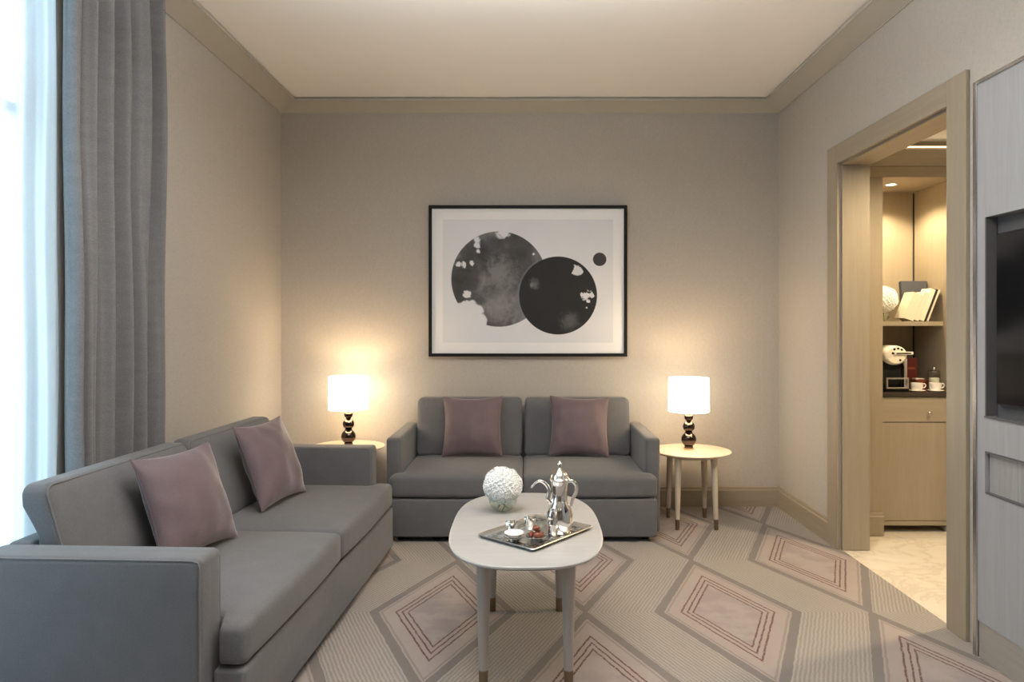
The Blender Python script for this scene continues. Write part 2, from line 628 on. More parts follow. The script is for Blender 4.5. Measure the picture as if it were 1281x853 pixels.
def soft_box(hx, hy, hz, r, nx=8, ny=8, nz=4, fn=None):
    """a box with half sizes hx, hy, hz, edges rounded by r, gridded, then shaped by fn(p) -> p"""
    r = min(r, hx * 0.98, hy * 0.98, hz * 0.98)
    cs = [axis_coords(hx, r, nx), axis_coords(hy, r, ny), axis_coords(hz, r, nz)]
    hs = (hx, hy, hz)
    bm = bmesh.new()
    cache = {}

    def vert(p):
        key = tuple(round(x, 6) for x in p)
        if key in cache:
            return cache[key]
        q = Vector([max(-(hs[i] - r), min(hs[i] - r, p[i])) for i in range(3)])
        dd = Vector(p) - q
        if dd.length > 1e-9:
            pp = q + dd.normalized() * r
        else:
            pp = Vector(p)
        if fn:
            pp = fn(pp)
        v_ = bm.verts.new(pp)
        cache[key] = v_
        return v_
    for ax in range(3):
        a, b = [(1, 2), (2, 0), (0, 1)][ax]
        for sgn in (-1, 1):
            A, B = cs[a], cs[b]
            for i in range(len(A) - 1):
                for j in range(len(B) - 1):
                    quad = []
                    for (ii, jj) in ((i, j), (i + 1, j), (i + 1, j + 1), (i, j + 1)):
                        p = [0, 0, 0]
                        p[ax] = sgn * hs[ax]
                        p[a] = A[ii]
                        p[b] = B[jj]
                        quad.append(vert(p))
                    if sgn < 0:
                        quad.reverse()
                    if len(set(quad)) == 4:
                        try:
                            bm.faces.new(quad)
                        except ValueError:
                            pass
    return bm


def empty(name, loc, rz=0.0):
    o = bpy.data.objects.new(name, None)
    o.empty_display_size = 0.1
    COL.objects.link(o)
    o.location = loc
    o.rotation_euler = (0, 0, rz)
    return o


def tag(o, label, cat, group=None, kind=None):
    o['label'] = label
    o['category'] = cat
    if group:
        o['group'] = group
    if kind:
        o['kind'] = kind
    return o


def struct(name, bm, mat, smooth=False, parent=None):
    o = mesh_obj(name, bm, mat, parent, smooth)
    if parent is None:
        o['kind'] = 'structure'
    return o


def copy_tree(o, parent=None):
    c = o.copy()
    COL.objects.link(c)
    if parent:
        c.parent = parent
    for ch in list(o.children):
        copy_tree(ch, c)
    return c


# ------------------------------------------------------------------ room shell
XL, XR, YB, YF = -1.871, 1.945, 5.238, -2.6
HC = 3.088
DY0, DY1, DZ = 3.122, 4.216, 2.385      # doorway
WY0, WY1, WZ0, WZ1 = 1.35, 2.72, 0.12, 2.98   # window opening

struct('floor', box_bm(XL - 0.02, 1.957, YF, YB + 0.02, -0.05, 0.0), M['carpet'])
struct('floor_pantry', box_bm(1.957, 3.7, 1.4, YB + 0.3, -0.05, -0.003), M['marble'])
struct('ceiling', box_bm(XL - 0.2, XR + 0.2, YF - 0.2, YB + 0.2, HC, HC + 0.1), M['ceiling'])
struct('wall_back', box_bm(XL - 0.2, XR + 0.173, YB, YB + 0.15, -0.05, HC + 0.05), M['wall'])
struct('wall_front', box_bm(XL - 0.2, XR + 0.173, YF - 0.15, YF, -0.05, HC + 0.05), M['front'])
bm = box_bm(XR, 2.112, DY1 + 0.006, YB, -0.05, HC + 0.05)
add_box(bm, XR, 2.112, YF, DY0 - 0.006, -0.05, HC + 0.05)
add_box(bm, XR, 2.112, DY0 - 0.006, DY1 + 0.006, DZ + 0.006, HC + 0.05)
struct('wall_right', bm, M['wall'])
bm = box_bm(XL - 0.2, XL, WY1, YB, -0.05, HC + 0.05)
add_box(bm, XL - 0.2, XL, YF, WY0, -0.05, HC + 0.05)
add_box(bm, XL - 0.2, XL, WY0, WY1, -0.05, WZ0)
add_box(bm, XL - 0.2, XL, WY0, WY1, WZ1, HC + 0.05)
struct('wall_left', bm, M['wall'])

# cornice: sloping crown all round, with a small fillet at its inner edge


def loop_prism(bm, prof, x0, x1, y0, y1):
    """prof: list of (inset, z) extruded as a mitred ring round the rectangle"""
    rings = []
    for (w, z) in prof:
        rings.append([bm.verts.new(p) for p in ((x0 + w, y0 + w, z), (x1 - w, y0 + w, z), (x1 - w, y1 - w, z), (x0 + w, y1 - w, z))])
    m = len(rings)
    for i in range(m):
        a, b = rings[i], rings[(i + 1) % m]
        for k in range(4):
            j = (k + 1) % 4
            bm.faces.new((a[k], a[j], b[j], b[k]))
    bmesh.ops.recalc_face_normals(bm, faces=bm.faces)
    return bm


bm = loop_prism(bmesh.new(), [(0.0, 3.012), (0.008, 3.010), (0.010, 3.014), (0.140, 3.062), (0.142, 3.059), (0.152, 3.061), (0.152, 3.078), (0.130, 3.0878), (0.0, 3.0878)], XL, XR, YF, YB)
struct('trim_1', bm, M['crown'])
# baseboards with a lip
BH = 0.152


def baseboard(name, axis, a0, a1, wall, sgn, mat):
    # profile extruded along the axis; wall = wall coordinate; sgn = into the room
    bm = bmesh.new()
    prof = [(0, 0), (0.018, 0), (0.018, BH - 0.028), (0.013, BH - 0.020), (0.013, BH - 0.006), (0.010, BH), (0, BH)]
    ends = []
    for a in (a0, a1):
        ring = []
        for (d_, z) in prof:
            p = (a, wall + sgn * d_, z) if axis == 'X' else (wall + sgn * d_, a, z)
            ring.append(bm.verts.new(p))
        ends.append(ring)
    n = len(prof)
    for i in range(n):
        j = (i + 1) % n
        bm.faces.new((ends[0][i], ends[0][j], ends[1][j], ends[1][i]))
    bm.faces.new(ends[0])
    bm.faces.new(list(reversed(ends[1])))
    bmesh.ops.recalc_face_normals(bm, faces=bm.faces)
    return struct(name, bm, mat)


baseboard('baseboard_back', 'X', XL, XR, YB, -1, M['oak_x'])
baseboard('baseboard_right', 'Y', DY1 + 0.138, YB - 0.018, XR, -1, M['oak_y'])
baseboard('baseboard_left', 'Y', 3.42, YB - 0.018, XL, 1, M['oak_y'])

# door casing and lining (door_1 has no leaf in view)
dr = empty('door_1', (XR, (DY0 + DY1) / 2, 0))
dr['kind'] = 'structure'
CW = 0.138
inv = Matrix.Translation((-XR, -(DY0 + DY1) / 2, 0))


def dpart(name, bm, mat):
    bmesh.ops.transform(bm, matrix=inv, verts=bm.verts)
    return mesh_obj(name, bm, mat, dr)


cx0, cx1 = XR - 0.020, XR - 0.001
zt = DZ + 0.118
dpart('door_casing', box_bm(cx0, cx1, DY1, DY1 + CW, 0, zt, bevel=0.003), M['oak'])
dpart('door_casing', box_bm(cx0, cx1, DY0 - CW, DY0, 0, zt, bevel=0.003), M['oak'])
dpart('door_casing', box_bm(cx0 + 0.0006, cx1, DY0 + 0.0005, DY1 - 0.0005, DZ, zt, bevel=0.003), M['oak_y'])
lx0, lx1 = XR + 0.008, 2.122
dpart('door_lining', box_bm(lx0, lx1, DY1 - 0.012, DY1 + 0.0055, 0, DZ), M['oak'])
dpart('door_lining', box_bm(lx0, lx1, DY0 - 0.0055, DY0 + 0.012, 0, DZ), M['oak'])
dpart('door_lining', box_bm(lx0, lx1, DY0 + 0.012, DY1 - 0.012, DZ - 0.012, DZ + 0.0055), M['oak_y'])

# pantry shell
PZ = 2.60
struct('ceiling_pantry', box_bm(2.112, 3.7, 1.4, YB + 0.1, PZ, PZ + 0.08), M['ceiling'])
struct('wall_pantry_right', box_bm(3.6, 3.75, 1.4, YB + 0.1, -0.05, PZ), M['wall'])
struct('wall_pantry_front', box_bm(2.112, 3.7, 1.3, 1.4, -0.05, PZ), M['wall'])
# panelled alcove wall facing the doorway: left pier, right pier, header, back, sides
AX0, AX1, AYF, AYB, AZ = 2.362, 2.852, 4.51, 5.01, 2.362
bm = box_bm(2.122, AX0, AYF, AYB + 0.1, -0.05, AZ)
add_box(bm, AX1, 3.6, AYF, AYB + 0.1, -0.05, AZ)
add_box(bm, 2.122, 3.6, AYF, AYB + 0.1, AZ, PZ)
add_box(bm, AX0, AX1, AYB, AYB + 0.1, -0.05, AZ)
struct('wall_pantry_back', bm, M['oak'])
# header band, crown and lit slot of the pantry
bm = box_bm(2.122, 3.6, AYF - 0.012, AYF, AZ, AZ + 0.072, bevel=0.002)
struct('trim_2', bm, M['oak_x'])
bm = bmesh.new()
pr = [(AYF, AZ + 0.073), (AYF - 0.02, AZ + 0.073), (AYF - 0.03, AZ + 0.09), (AYF - 0.085, AZ + 0.165), (AYF - 0.085, AZ + 0.180), (AYF, AZ + 0.180)]
e = [[bm.verts.new((x, y, z)) for (y, z) in pr] for x in (2.122, 3.6)]
for i in range(len(pr)):
    j = (i + 1) % len(pr)
    bm.faces.new((e[0][i], e[0][j], e[1][j], e[1][i]))
bm.faces.new(e[0])
bm.faces.new(list(reversed(e[1])))
bmesh.ops.recalc_face_normals(bm, faces=bm.faces)
struct('trim_3', bm, M['oak_x'])
struct('trim_4', box_bm(2.122, 3.6, AYF - 0.093, AYF - 0.086, AZ + 0.176, AZ + 0.182), M['led'])
baseboard('baseboard_pantry', 'X', 2.122, AX0 - 0.001, AYF, -1, M['oak_x'])
# thin dark strip marking the back corner line of the alcove
struct('trim_5', box_bm(AX1 - 0.008, AX1 - 0.0005, AYB - 0.008, AYB - 0.0005, 0.95, AZ - 0.01), M['bed_dark'])

# window with frame, mullions, glass
w = empty('window_1', (XL - 0.1, (WY0 + WY1) / 2, 0))
w['kind'] = 'structure'
winv = Matrix.Translation((-(XL - 0.1), -(WY0 + WY1) / 2, 0))
bm = bmesh.new()
fx0, fx1 = XL - 0.15, XL - 0.09
fw = 0.06
add_box(bm, fx0, fx1, WY0, WY1, WZ0, WZ0 + fw)
add_box(bm, fx0, fx1, WY0, WY1, WZ1 - fw, WZ1)
for yy in (WY0, WY1 - fw, (WY0 + WY1) / 2 - fw / 2):
    add_box(bm, fx0, fx1, yy, yy + fw, WZ0 + fw, WZ1 - fw)
add_box(bm, fx0 + 0.01, fx1 - 0.01, WY0 + fw, WY1 - fw, 2.2, 2.24)
bmesh.ops.transform(bm, matrix=winv, verts=bm.verts)
mesh_obj('window_frame', bm, M['switch_white'], w)
bm = box_bm(XL - 0.122, XL - 0.118, WY0 + fw, WY1 - fw, WZ0 + fw, WZ1 - fw)
bmesh.ops.transform(bm, matrix=winv, verts=bm.verts)
mesh_obj('window_glass', bm, M['glass'], w)

# ------------------------------------------------------------------ curtains


def cloth_strip(name, y0, y1, xc, amp, folds, mat, seed, z0=0.015, z1=3.0, nz=26, per=22, thick=0.002, irregular=0.35, lean=0.0):
    rnd = random.Random(seed)
    nu = int(folds * per)
    phs = [rnd.uniform(0, 2 * PI) for _ in range(6)]
    # uneven fold widths: cumulative phase
    ws = [rnd.uniform(1 - irregular, 1 + irregular) for _ in range(int(folds) + 2)]
    amps = [rnd.uniform(0.7, 1.0) for _ in range(int(folds) + 3)]
    tot = sum(ws[:int(folds)])
    bm = bmesh.new()
    rows = []
    for k in range(nz + 1):
        zf = k / nz
        z = z0 + (z1 - z0) * zf
        row = []
        for i in range(nu + 1):
            u = i / nu
            acc = 0
            tt = u * tot
            idx = 0
            while idx < int(folds) - 1 and tt > ws[idx]:
                tt -= ws[idx]
                idx += 1
            ph = (idx + min(tt / ws[idx], 1.0)) * 2 * PI
            fr_ = min(tt / ws[idx], 1.0)
            a = amps[idx] * (1 - fr_) + amps[idx + 1] * fr_
            wv = math.sin(ph + 0.35 * math.sin(3.1 * z + phs[0]) * (0.3 + 0.7 * u))
            wv = math.copysign(abs(wv) ** 0.75, wv)
            x = xc + amp * a * wv + amp * 0.22 * math.sin(ph * 2.3 + phs[1] + 0.9 * z)
            y = y0 + (y1 - y0) * u + amp * (0.95 if thick else 0.45) * math.sin(ph * 2 + (0.3 if thick else phs[2])) * math.sin(PI * min(1, u * 4)) * math.sin(PI * min(1, (1 - u) * 4)) * 0.7
            y += lean * (1 - zf) * (1 - u if lean > 0 else u)
            x += 0.004 * math.sin(5 * z + phs[3] + 3 * u)
            row.append(bm.verts.new((x, y, z)))
        rows.append(row)
    for a, b in zip(rows, rows[1:]):
        for i in range(nu):
            bm.faces.new((a[i], a[i + 1], b[i + 1], b[i]))
    o = mesh_obj(name, bm, mat, smooth=True, autosmooth=False)
    if thick:
        s = o.modifiers.new('cloth', 'SOLIDIFY')
        s.thickness = thick
        s.offset = 0
    return o


cu = cloth_strip('curtain', 2.68, 3.37, -1.800, 0.051, 6, M['curtain'], 5, z1=3.0, lean=0.02)
tag(cu, 'heavy grey linen drape hanging in folds beside the window', 'curtain')
sh = cloth_strip('sheer_curtain', 1.0, 2.70, -1.852, 0.013, 13, M['voile'], 9, z1=3.0, thick=0, per=14)
tag(sh, 'bright white voile curtain covering the daylit window', 'sheer curtain')
# curtain rails under the ceiling
rl = mesh_obj('curtain_rail', box_bm(-1.866, -1.80, 0.0, 3.36, 3.0005, 3.010, bevel=0.001), M['switch_white'])
tag(rl, 'slim white ceiling rail carrying both window curtains', 'curtain rail')

# ------------------------------------------------------------------ sofas


def rrect_path(hx, hz, r, n=6):
    pts = []
    for (cx, cz, a0) in ((hx - r, hz - r, 0), (-hx + r, hz - r, 90), (-hx + r, -hz + r, 180), (hx - r, -hz + r, 270)):
        for k in range(n + 1):
            a = math.radians(a0 + 90 * k / n)
            pts.append((cx + r * math.cos(a), cz + r * math.sin(a)))
    return pts


def make_sofa(name, loc, rz, W, arm, darm, dseat, back_top, back_t_top, back_t_bot, label, zarm=0.65, zseat=0.425, zsplit=0.284, pipe=True):
    r0 = empty(name, loc, rz)
    tag(r0, label, 'sofa', 'grey two-seat sofas')
    inner = W / 2 - arm
    # base: hidden box between arms plus the front rail
    z0 = 0.035
    bm = soft_box(inner, (dseat - 0.05) / 2, (zsplit - 0.006 - z0) / 2, 0.012, 4, 4, 2)
    bmesh.ops.translate(bm, vec=(0, -0.05 - (dseat - 0.05) / 2 + 0.004, (z0 + zsplit - 0.006) / 2), verts=bm.verts)
    mesh_obj('seat_base', bm, M['sofa'], r0, True)
    wf = W / 2 - arm * 0.42
    fd = dseat - darm - 0.008
    bm = soft_box(wf, fd / 2, (zsplit - 0.006 - z0) / 2, 0.014, 4, 2, 2)
    bmesh.ops.translate(bm, vec=(0, -dseat + fd / 2, (z0 + zsplit - 0.006) / 2), verts=bm.verts)
    mesh_obj('front_rail', bm, M['sofa'], r0, True)
    # back frame
    bm = soft_box(inner, 0.045, (zarm - z0) / 2, 0.02, 4, 2, 4)
    bmesh.ops.translate(bm, vec=(0, -0.047, (zarm + z0) / 2), verts=bm.verts)
    mesh_obj('back_frame', bm, M['sofa'], r0, True)
    # arms
    for s in (-1, 1):
        bm = soft_box(arm / 2, darm / 2, (zarm - z0) / 2, 0.022, 3, 8, 6)
        bmesh.ops.translate(bm, vec=(s * (W / 2 - arm / 2), -darm / 2, (zarm + z0) / 2), verts=bm.verts)
        a = mesh_obj('arm', bm, M['sofa'], r0, True)
        if pipe:
            bm = bmesh.new()
            for e_ in (-1, 1):
                p = []
                xx = s * (W / 2 - arm / 2) + e_ * (arm / 2 - 0.004)
                pts = [(xx, -0.02, zarm - 0.006), (xx, -darm * 0.5, zarm - 0.006), (xx, -darm + 0.03, zarm - 0.006), (xx, -darm + 0.012, zarm - 0.012), (xx, -darm + 0.006, zarm - 0.03), (xx, -darm + 0.006, 0.06)]
                add_tube(bm, pts, 0.0028, 6)
            mesh_obj('piping', bm, M['sofa_pipe'], a, True)
    # seat cushions: T shaped, wrapping in front of the arms
    for s in (-1, 1):
        hx = inner / 2 - 0.002
        hy = (dseat - 0.13) / 2
        hz = (zseat - zsplit) / 2
        ext = wf + 0.004 - inner

        def fn(p, s=s, hx=hx, hy=hy, hz=hz):
            u, v_, w_ = p.x / hx, p.y / hy, p.z / hz
            u = max(-1, min(1, u))
            v_ = max(-1, min(1, v_))
            z = p.z + (0.028 if w_ > 0 else 0.0) * max(0, w_) * (1 - abs(u) ** 4) * (1 - abs(v_) ** 3)
            y = p.y
            if v_ < -0.5:
                y -= 0.010 * (1 - u * u)
            x = p.x
            # outer end widens in front of the arm
            if s * p.x > 0:
                yy = -0.13 - hy + p.y
                tt = max(0.0, min(1.0, (-(darm + 0.004) - yy) / 0.02))
                f_ = max(0.0, (s * p.x - hx * 0.5) / (hx * 0.5))
                x += s * ext * tt * f_
            return Vector((x, y, z))
        bm = soft_box(hx, hy, hz, 0.030, 10, 26, 3, fn)
        bmesh.ops.translate(bm, vec=(s * (inner / 2), -0.13 - hy, (zseat + zsplit) / 2), verts=bm.verts)
        mesh_obj('seat_cushion', bm, M['sofa'], r0, True)
    # back cushions, leaning
    for s in (-1, 1):
        hx = inner / 2 - 0.012
        hz = (back_top - zseat + 0.01) / 2
        hy = 0.5
        zc = (back_top + zseat - 0.0) / 2 + 0.004

        def fb(p, hx=hx, hz=hz):
            u = max(-1, min(1, p.x / hx))
            w_ = max(-1, min(1, p.z / hz))
            T = back_t_bot + (back_t_top - back_t_bot) * (w_ + 1) / 2
            f_ = (p.y + 0.10) / 0.20     # 0 front .. 1 back
            T0 = 0.012 if w_ > -2 else 0
            clear = 0.097 if (zc + p.z) < zarm + 0.02 else 0.097 - 0.062 * min(1, (zc + p.z - zarm - 0.02) / 0.10)
            y = -T + f_ * (T - clear)
            bulge = 0.030 * (1 - abs(u) ** 3) * (1 - abs(w_) ** 3)
            y -= bulge * (1 - f_)
            return Vector((p.x, y, p.z))
        bm = soft_box(hx, 0.10, hz, 0.04, 10, 4, 10, fb)
        bmesh.ops.translate(bm, vec=(s * (inner / 2 - 0.002), 0, zc), verts=bm.verts)
        bc = mesh_obj('back_cushion', bm, M['sofa'], r0, True)
        if pipe:
            bm = bmesh.new()
            pts = []
            for (x, z) in rrect_path(hx - 0.006, hz - 0.006, 0.035):
                q = fb(Vector((x, -0.088, z)))
                sh_ = 1.0
                pts.append((s * (inner / 2 - 0.002) + q.x, q.y, zc + q.z))
            add_tube(bm, pts, 0.003, 6, closed=True)
            mesh_obj('piping', bm, M['sofa_pipe'], bc, True)
    # feet
    for (x, y) in ((-W / 2 + 0.10, -dseat + 0.10), (W / 2 - 0.10, -dseat + 0.10), (-W / 2 + 0.10, -0.08), (W / 2 - 0.10, -0.08)):
        mesh_obj('foot', lathe_bm([(0, 0), (0.022, 0), (0.028, 0.045), (0, 0.045)], 16), M['dark_foot'], r0, True, loc=(x, y, 0))
    return r0


make_sofa('sofa', (-0.013, 5.215, 0), 0, 1.79, 0.095, 0.765, 0.87, 0.840, 0.155, 0.215,
          'grey fabric two-seat sofa against the back wall under the picture', pipe=False)
make_sofa('sofa', (-1.714, 3.215, 0), math.radians(87.4), 2.10, 0.135, 0.749, 0.864, 0.832, 0.130, 0.257,
          'long grey fabric sofa along the left wall beside the window')

# ------------------------------------------------------------------ throw pillows


def pillow_bm(a, T, seed=0, n=26):
    rnd = random.Random(seed)
    off = Vector((rnd.uniform(0, 50), rnd.uniform(0, 50), 0))
    bm = bmesh.new()
    top, bot = [], []
    for sgn, store in ((1, top), (-1, bot)):
        for j in range(n + 1):
            row = []
            for i in range(n + 1):
                u = -math.cos(PI * i / n)
                v_ = -math.cos(PI * j / n)
                x = a * u * (1 - 0.09 * (1 - v_ * v_) * abs(u) ** 2)
                z = a * v_ * (1 - 0.09 * (1 - u * u) * abs(v_) ** 2)
                h = T * (max(0, (1 - u * u)) ** 0.55) * (max(0, (1 - v_ * v_)) ** 0.55)
                w_ = noise.noise(Vector((u * 2.2, v_ * 2.2, sgn * 2)) + off) * 0.012
                w_ += 0.006 * noise.noise(Vector((u * 6, v_ * 6, sgn * 2)) + off)
                edge = (1 - u ** 8) * (1 - v_ ** 8)
                y = -sgn * h + w_ * edge
                row.append(bm.verts.new((x, y, z)))
            store.append(row)
    for store, fl in ((top, False), (bot, True)):
        for j in range(n):
            for i in range(n):
                q = [store[j][i], store[j][i + 1], store[j + 1][i + 1], store[j + 1][i]]
                if fl:
                    q.reverse()
                bm.faces.new(q)
    bmesh.ops.remove_doubles(bm, verts=bm.verts, dist=0.0004)
    return bm


def pillow(loc, rz, lean, size, label, seed, roll=0.0, T=0.085):
    """loc = bottom-centre point; leans back by lean; local -y is the face"""
    bm = pillow_bm(size / 2, T, seed)
    o = mesh_obj('throw_pillow', bm, M['pillow'], None, True, autosmooth=False)
    Mx = Matrix.Translation(loc) @ Matrix.Rotation(rz, 4, 'Z') @ Matrix.Rotation(lean, 4, 'X') @ Matrix.Rotation(roll, 4, 'Y') @ Matrix.Translation((0, 0, size / 2))
    o.matrix_world = Mx
    tag(o, label, 'pillow', 'mauve throw pillows on the sofas')
    # welted edge
    n = 20
    pts = []
    a = size / 2
    for (sx, sy, dx, dy) in ((-1, -1, 1, 0), (1, -1, 0, 1), (1, 1, -1, 0), (-1, 1, 0, -1)):
        for k in range(n):
            s_ = 2 * k / n
            u, v_ = sx + dx * s_, sy + dy * s_
            pts.append((a * u * (1 - 0.09 * (1 - v_ * v_)), 0, a * v_ * (1 - 0.09 * (1 - u * u))))
    bm = bmesh.new()
    add_tube(bm, pts, 0.0022, 6, closed=True)
    mesh_obj('welt', bm, M['pillow'], o, True)
    return o


pillow((-0.375, 4.838, 0.458), math.radians(1), math.radians(-17), 0.43, 'mauve pillow on the left seat of the sofa under the picture', 1, math.radians(-0.5))
pillow((0.380, 4.838, 0.458), math.radians(-2), math.radians(-17), 0.43, 'mauve pillow on the right seat of the sofa under the picture', 2, math.radians(1.5))
pillow((-1.315, 2.79, 0.459), math.radians(76), math.radians(-20), 0.435, 'mauve pillow on the window sofa nearest its front arm', 3)
pillow((-1.265, 3.60, 0.459), math.radians(80), math.radians(-21), 0.445, 'mauve pillow on the window sofa towards the corner lamp', 4)

# ------------------------------------------------------------------ side tables and lamps


def leg_bm(top, bot, rt, rb, z1, ztip):
    """tapered round leg from top (x,y) at z1 to bottom (x,y) at 0; returns (leg, tip)"""
    def ring_pts(za, zb, n):
        out, rr = [], []
        for k in range(n + 1):
            z = za + (zb - za) * k / n
            f_ = z / z1
            out.append((bot[0] + (top[0] - bot[0]) * f_, bot[1] + (top[1] - bot[1]) * f_, z))
            rr.append(rb + (rt - rb) * f_)
        return out, rr
    p, r_ = ring_pts(z1, ztip, 6)
    a = bmesh.new()
    add_tube(a, p, r_, 20)
    p, r_ = ring_pts(ztip, 0.001, 2)
    b = bmesh.new()
    add_tube(b, p, [x * 1.03 for x in r_], 20)
    return a, b


def side_table(loc, rz, label):
    r0 = empty('side_table', loc, rz)
    tag(r0, label, 'side table', 'round side tables beside the sofas')
    H, R = 0.515, 0.27
    top = lathe_bm([(0, H - 0.024), (R - 0.035, H - 0.024), (R - 0.004, H - 0.010), (R, H - 0.006), (R - 0.001, H - 0.001), (R - 0.004, H), (0, H)], 64)
    mesh_obj('table_top', top, M['oak_pale'], r0, True)
    ap = lathe_bm([(0, H - 0.05), (0.14, H - 0.05), (0.14, H - 0.0245), (0, H - 0.0245)], 40)
    mesh_obj('apron', ap, M['oak_leg'], r0, True)
    for (sx, sy) in ((-1, -1), (1, -1), (1, 1), (-1, 1)):
        a, b = leg_bm((sx * 0.122, sy * 0.130), (sx * 0.132, sy * 0.150), 0.024, 0.0135, H - 0.0246, 0.072)
        lg = mesh_obj('leg', a, M['oak_leg'], r0, True)
        t_ = mesh_obj('leg_tip', b, M['brass'], lg, True)
        t_['label'] = 'dark brass tip of the leg'
    return r0


side_table((1.163, 4.775, 0), 0, 'round pale oak side table to the right of the back sofa')
side_table((-1.288, 4.93, 0), 0.12, 'round pale oak side table in the corner between the two sofas')


def ball(cz, r, n=12, cut=0.30):
    out = []
    a0 = math.asin(cut)
    for k in range(n + 1):
        a = -PI / 2 + a0 + (PI - 2 * a0) * k / n
        out.append((r * math.cos(a), cz + r * math.sin(a)))
    return out


def table_lamp(loc, label):
    r0 = empty('table_lamp', loc)
    tag(r0, label, 'table lamp', 'lit table lamps on the side tables')
    g = lathe_bm([(0, 0.0005), (0.036, 0.0005), (0.036, 0.010), (0.034, 0.012), (0, 0.012)], 32)
    p = mesh_obj('base_ring', g, M['gold'], r0, True)
    p['label'] = 'gold base ring'
    prof = [(0, 0.0121), (0.030, 0.0121), (0.031, 0.024)] + ball(0.070, 0.052, 14, 0.5)[0:] + [(0.022, 0.120)] + ball(0.160, 0.041, 12, 0.6) + [(0.016, 0.198)] + ball(0.228, 0.031, 12, 0.6) + [(0.010, 0.252), (0.010, 0.262), (0, 0.262)]
    prof2 = []
    zl = -1
    for (r_, z) in prof:
        if z > zl - 1e-6:
            prof2.append((r_, z))
            zl = z
    mesh_obj('stem', lathe_bm(prof2, 40), M['lamp_base'], r0, True)
    for zz, rr in ((0.1185, 0.027), (0.1965, 0.020)):
        c_ = lathe_bm([(0, zz - 0.003), (rr, zz - 0.003), (rr, zz + 0.003), (0, zz + 0.003)], 24)
        mesh_obj('collar', c_, M['lamp_base'], r0, True)
    # socket, bulb, shade with a rim spider
    mesh_obj('socket', lathe_bm([(0, 0.2625), (0.013, 0.2625), (0.013, 0.31), (0, 0.31)], 20), M['gold'], r0, True)
    mesh_obj('bulb', lathe_bm([(0, 0.3105), (0.012, 0.3105), (0.018, 0.33), (0.028, 0.36), (0.026, 0.385), (0.012, 0.40), (0, 0.402)], 20), M['bulb'], r0, True)
    zb, zt_ = 0.268, 0.502
    sh_ = lathe_bm([(0.1415, zb), (0.1385, zt_), (0.1365, zt_), (0.1395, zb), (0.1415, zb)], 56)
    s_ = mesh_obj('lamp_shade', sh_, M['shade'], r0, True)
    bm = bmesh.new()
    for k in range(3):
        a = 2 * PI * k / 3 + 0.4
        add_tube(bm, [(0.013 * math.cos(a), 0.013 * math.sin(a), 0.30), (0.138 * math.cos(a), 0.138 * math.sin(a), 0.285)], 0.0018, 6)
    mesh_obj('shade_spider', bm, M['gold'], s_, True)
    pl_ = point_light('lamp_light', (loc[0], loc[1], loc[2] + 0.425), 3.5, WARM, 0.03)
    pl_.parent = r0
    pl_.location = (0, 0, 0.425)
    return r0


table_lamp((1.150, 4.80, 0.515), 'lit table lamp right of the back sofa with white drum shade')
table_lamp((-1.276, 4.93, 0.515), 'lit table lamp in the left corner with white drum shade')

# ------------------------------------------------------------------ picture
pc = empty('framed_picture', (0.021, YB - 0.002, 1.725))
tag(pc, 'black-framed abstract print of grey ink discs on the back wall', 'picture')
PW, PH = 1.513, 1.153
bm = bmesh.new()
fwd = 0.024
dep = 0.042
add_box(bm, -PW / 2, PW / 2, -dep, 0, PH / 2 - fwd, PH / 2, bevel=0.002)
add_box(bm, -PW / 2, PW / 2, -dep, 0, -PH / 2, -PH / 2 + fwd, bevel=0.002)
add_box(bm, -PW / 2, -PW / 2 + fwd, -dep, 0, -PH / 2 + fwd * 0.9, PH / 2 - fwd * 0.9, bevel=0.002)
add_box(bm, PW / 2 - fwd, PW / 2, -dep, 0, -PH / 2 + fwd * 0.9, PH / 2 - fwd * 0.9, bevel=0.002)
mesh_obj('frame', bm, M['black_frame'], pc)
mesh_obj('print', box_bm(-PW / 2 + fwd, PW / 2 - fwd, -0.026, -0.010, -PH / 2 + fwd, PH / 2 - fwd), M['print'], pc)

# ------------------------------------------------------------------ coffee table
ct = empty('coffee_table', (0.003, 2.962, 0))
tag(ct, 'oval greige lacquered coffee table in front of the sofas', 'coffee table')
HT = 0.527


def superellipse(a, b, e, n=96):
    out = []
    for k in range(n):
        t_ = 2 * PI * k / n
        c_, s_ = math.cos(t_), math.sin(t_)
        out.append((a * math.copysign(abs(c_) ** (2 / e), c_), b * math.copysign(abs(s_) ** (2 / e), s_)))
    return out


bm = bmesh.new()
rings = []
for (off, z) in ((-0.030, HT - 0.026), (-0.006, HT - 0.016), (0, HT - 0.010), (0, HT - 0.004), (-0.003, HT - 0.001), (-0.008, HT)):
    rings.append([bm.verts.new((x, y, z)) for (x, y) in superellipse(0.318 + off, 0.540 + off, 2.9)])
for a, b in zip(rings, rings[1:]):
    for i in range(len(a)):
        j = (i + 1) % len(a)
        bm.faces.new((a[i], a[j], b[j], b[i]))
bm.faces.new(list(reversed(rings[0])))
bm.faces.new(rings[-1])
mesh_obj('table_top', bm, M['table_paint'], ct, True)
bm = bmesh.new()
pp = superellipse(0.17, 0.37, 4)
lo = [bm.verts.new((x, y, HT - 0.055)) for x, y in pp]
hi = [bm.verts.new((x, y, HT - 0.0265)) for x, y in pp]
for i in range(len(pp)):
    j = (i + 1) % len(pp)
    bm.faces.new((lo[i], lo[j], hi[j], hi[i]))
bm.faces.new(list(reversed(lo)))
bm.faces.new(hi)
mesh_obj('apron', bm, M['table_leg'], ct, True)
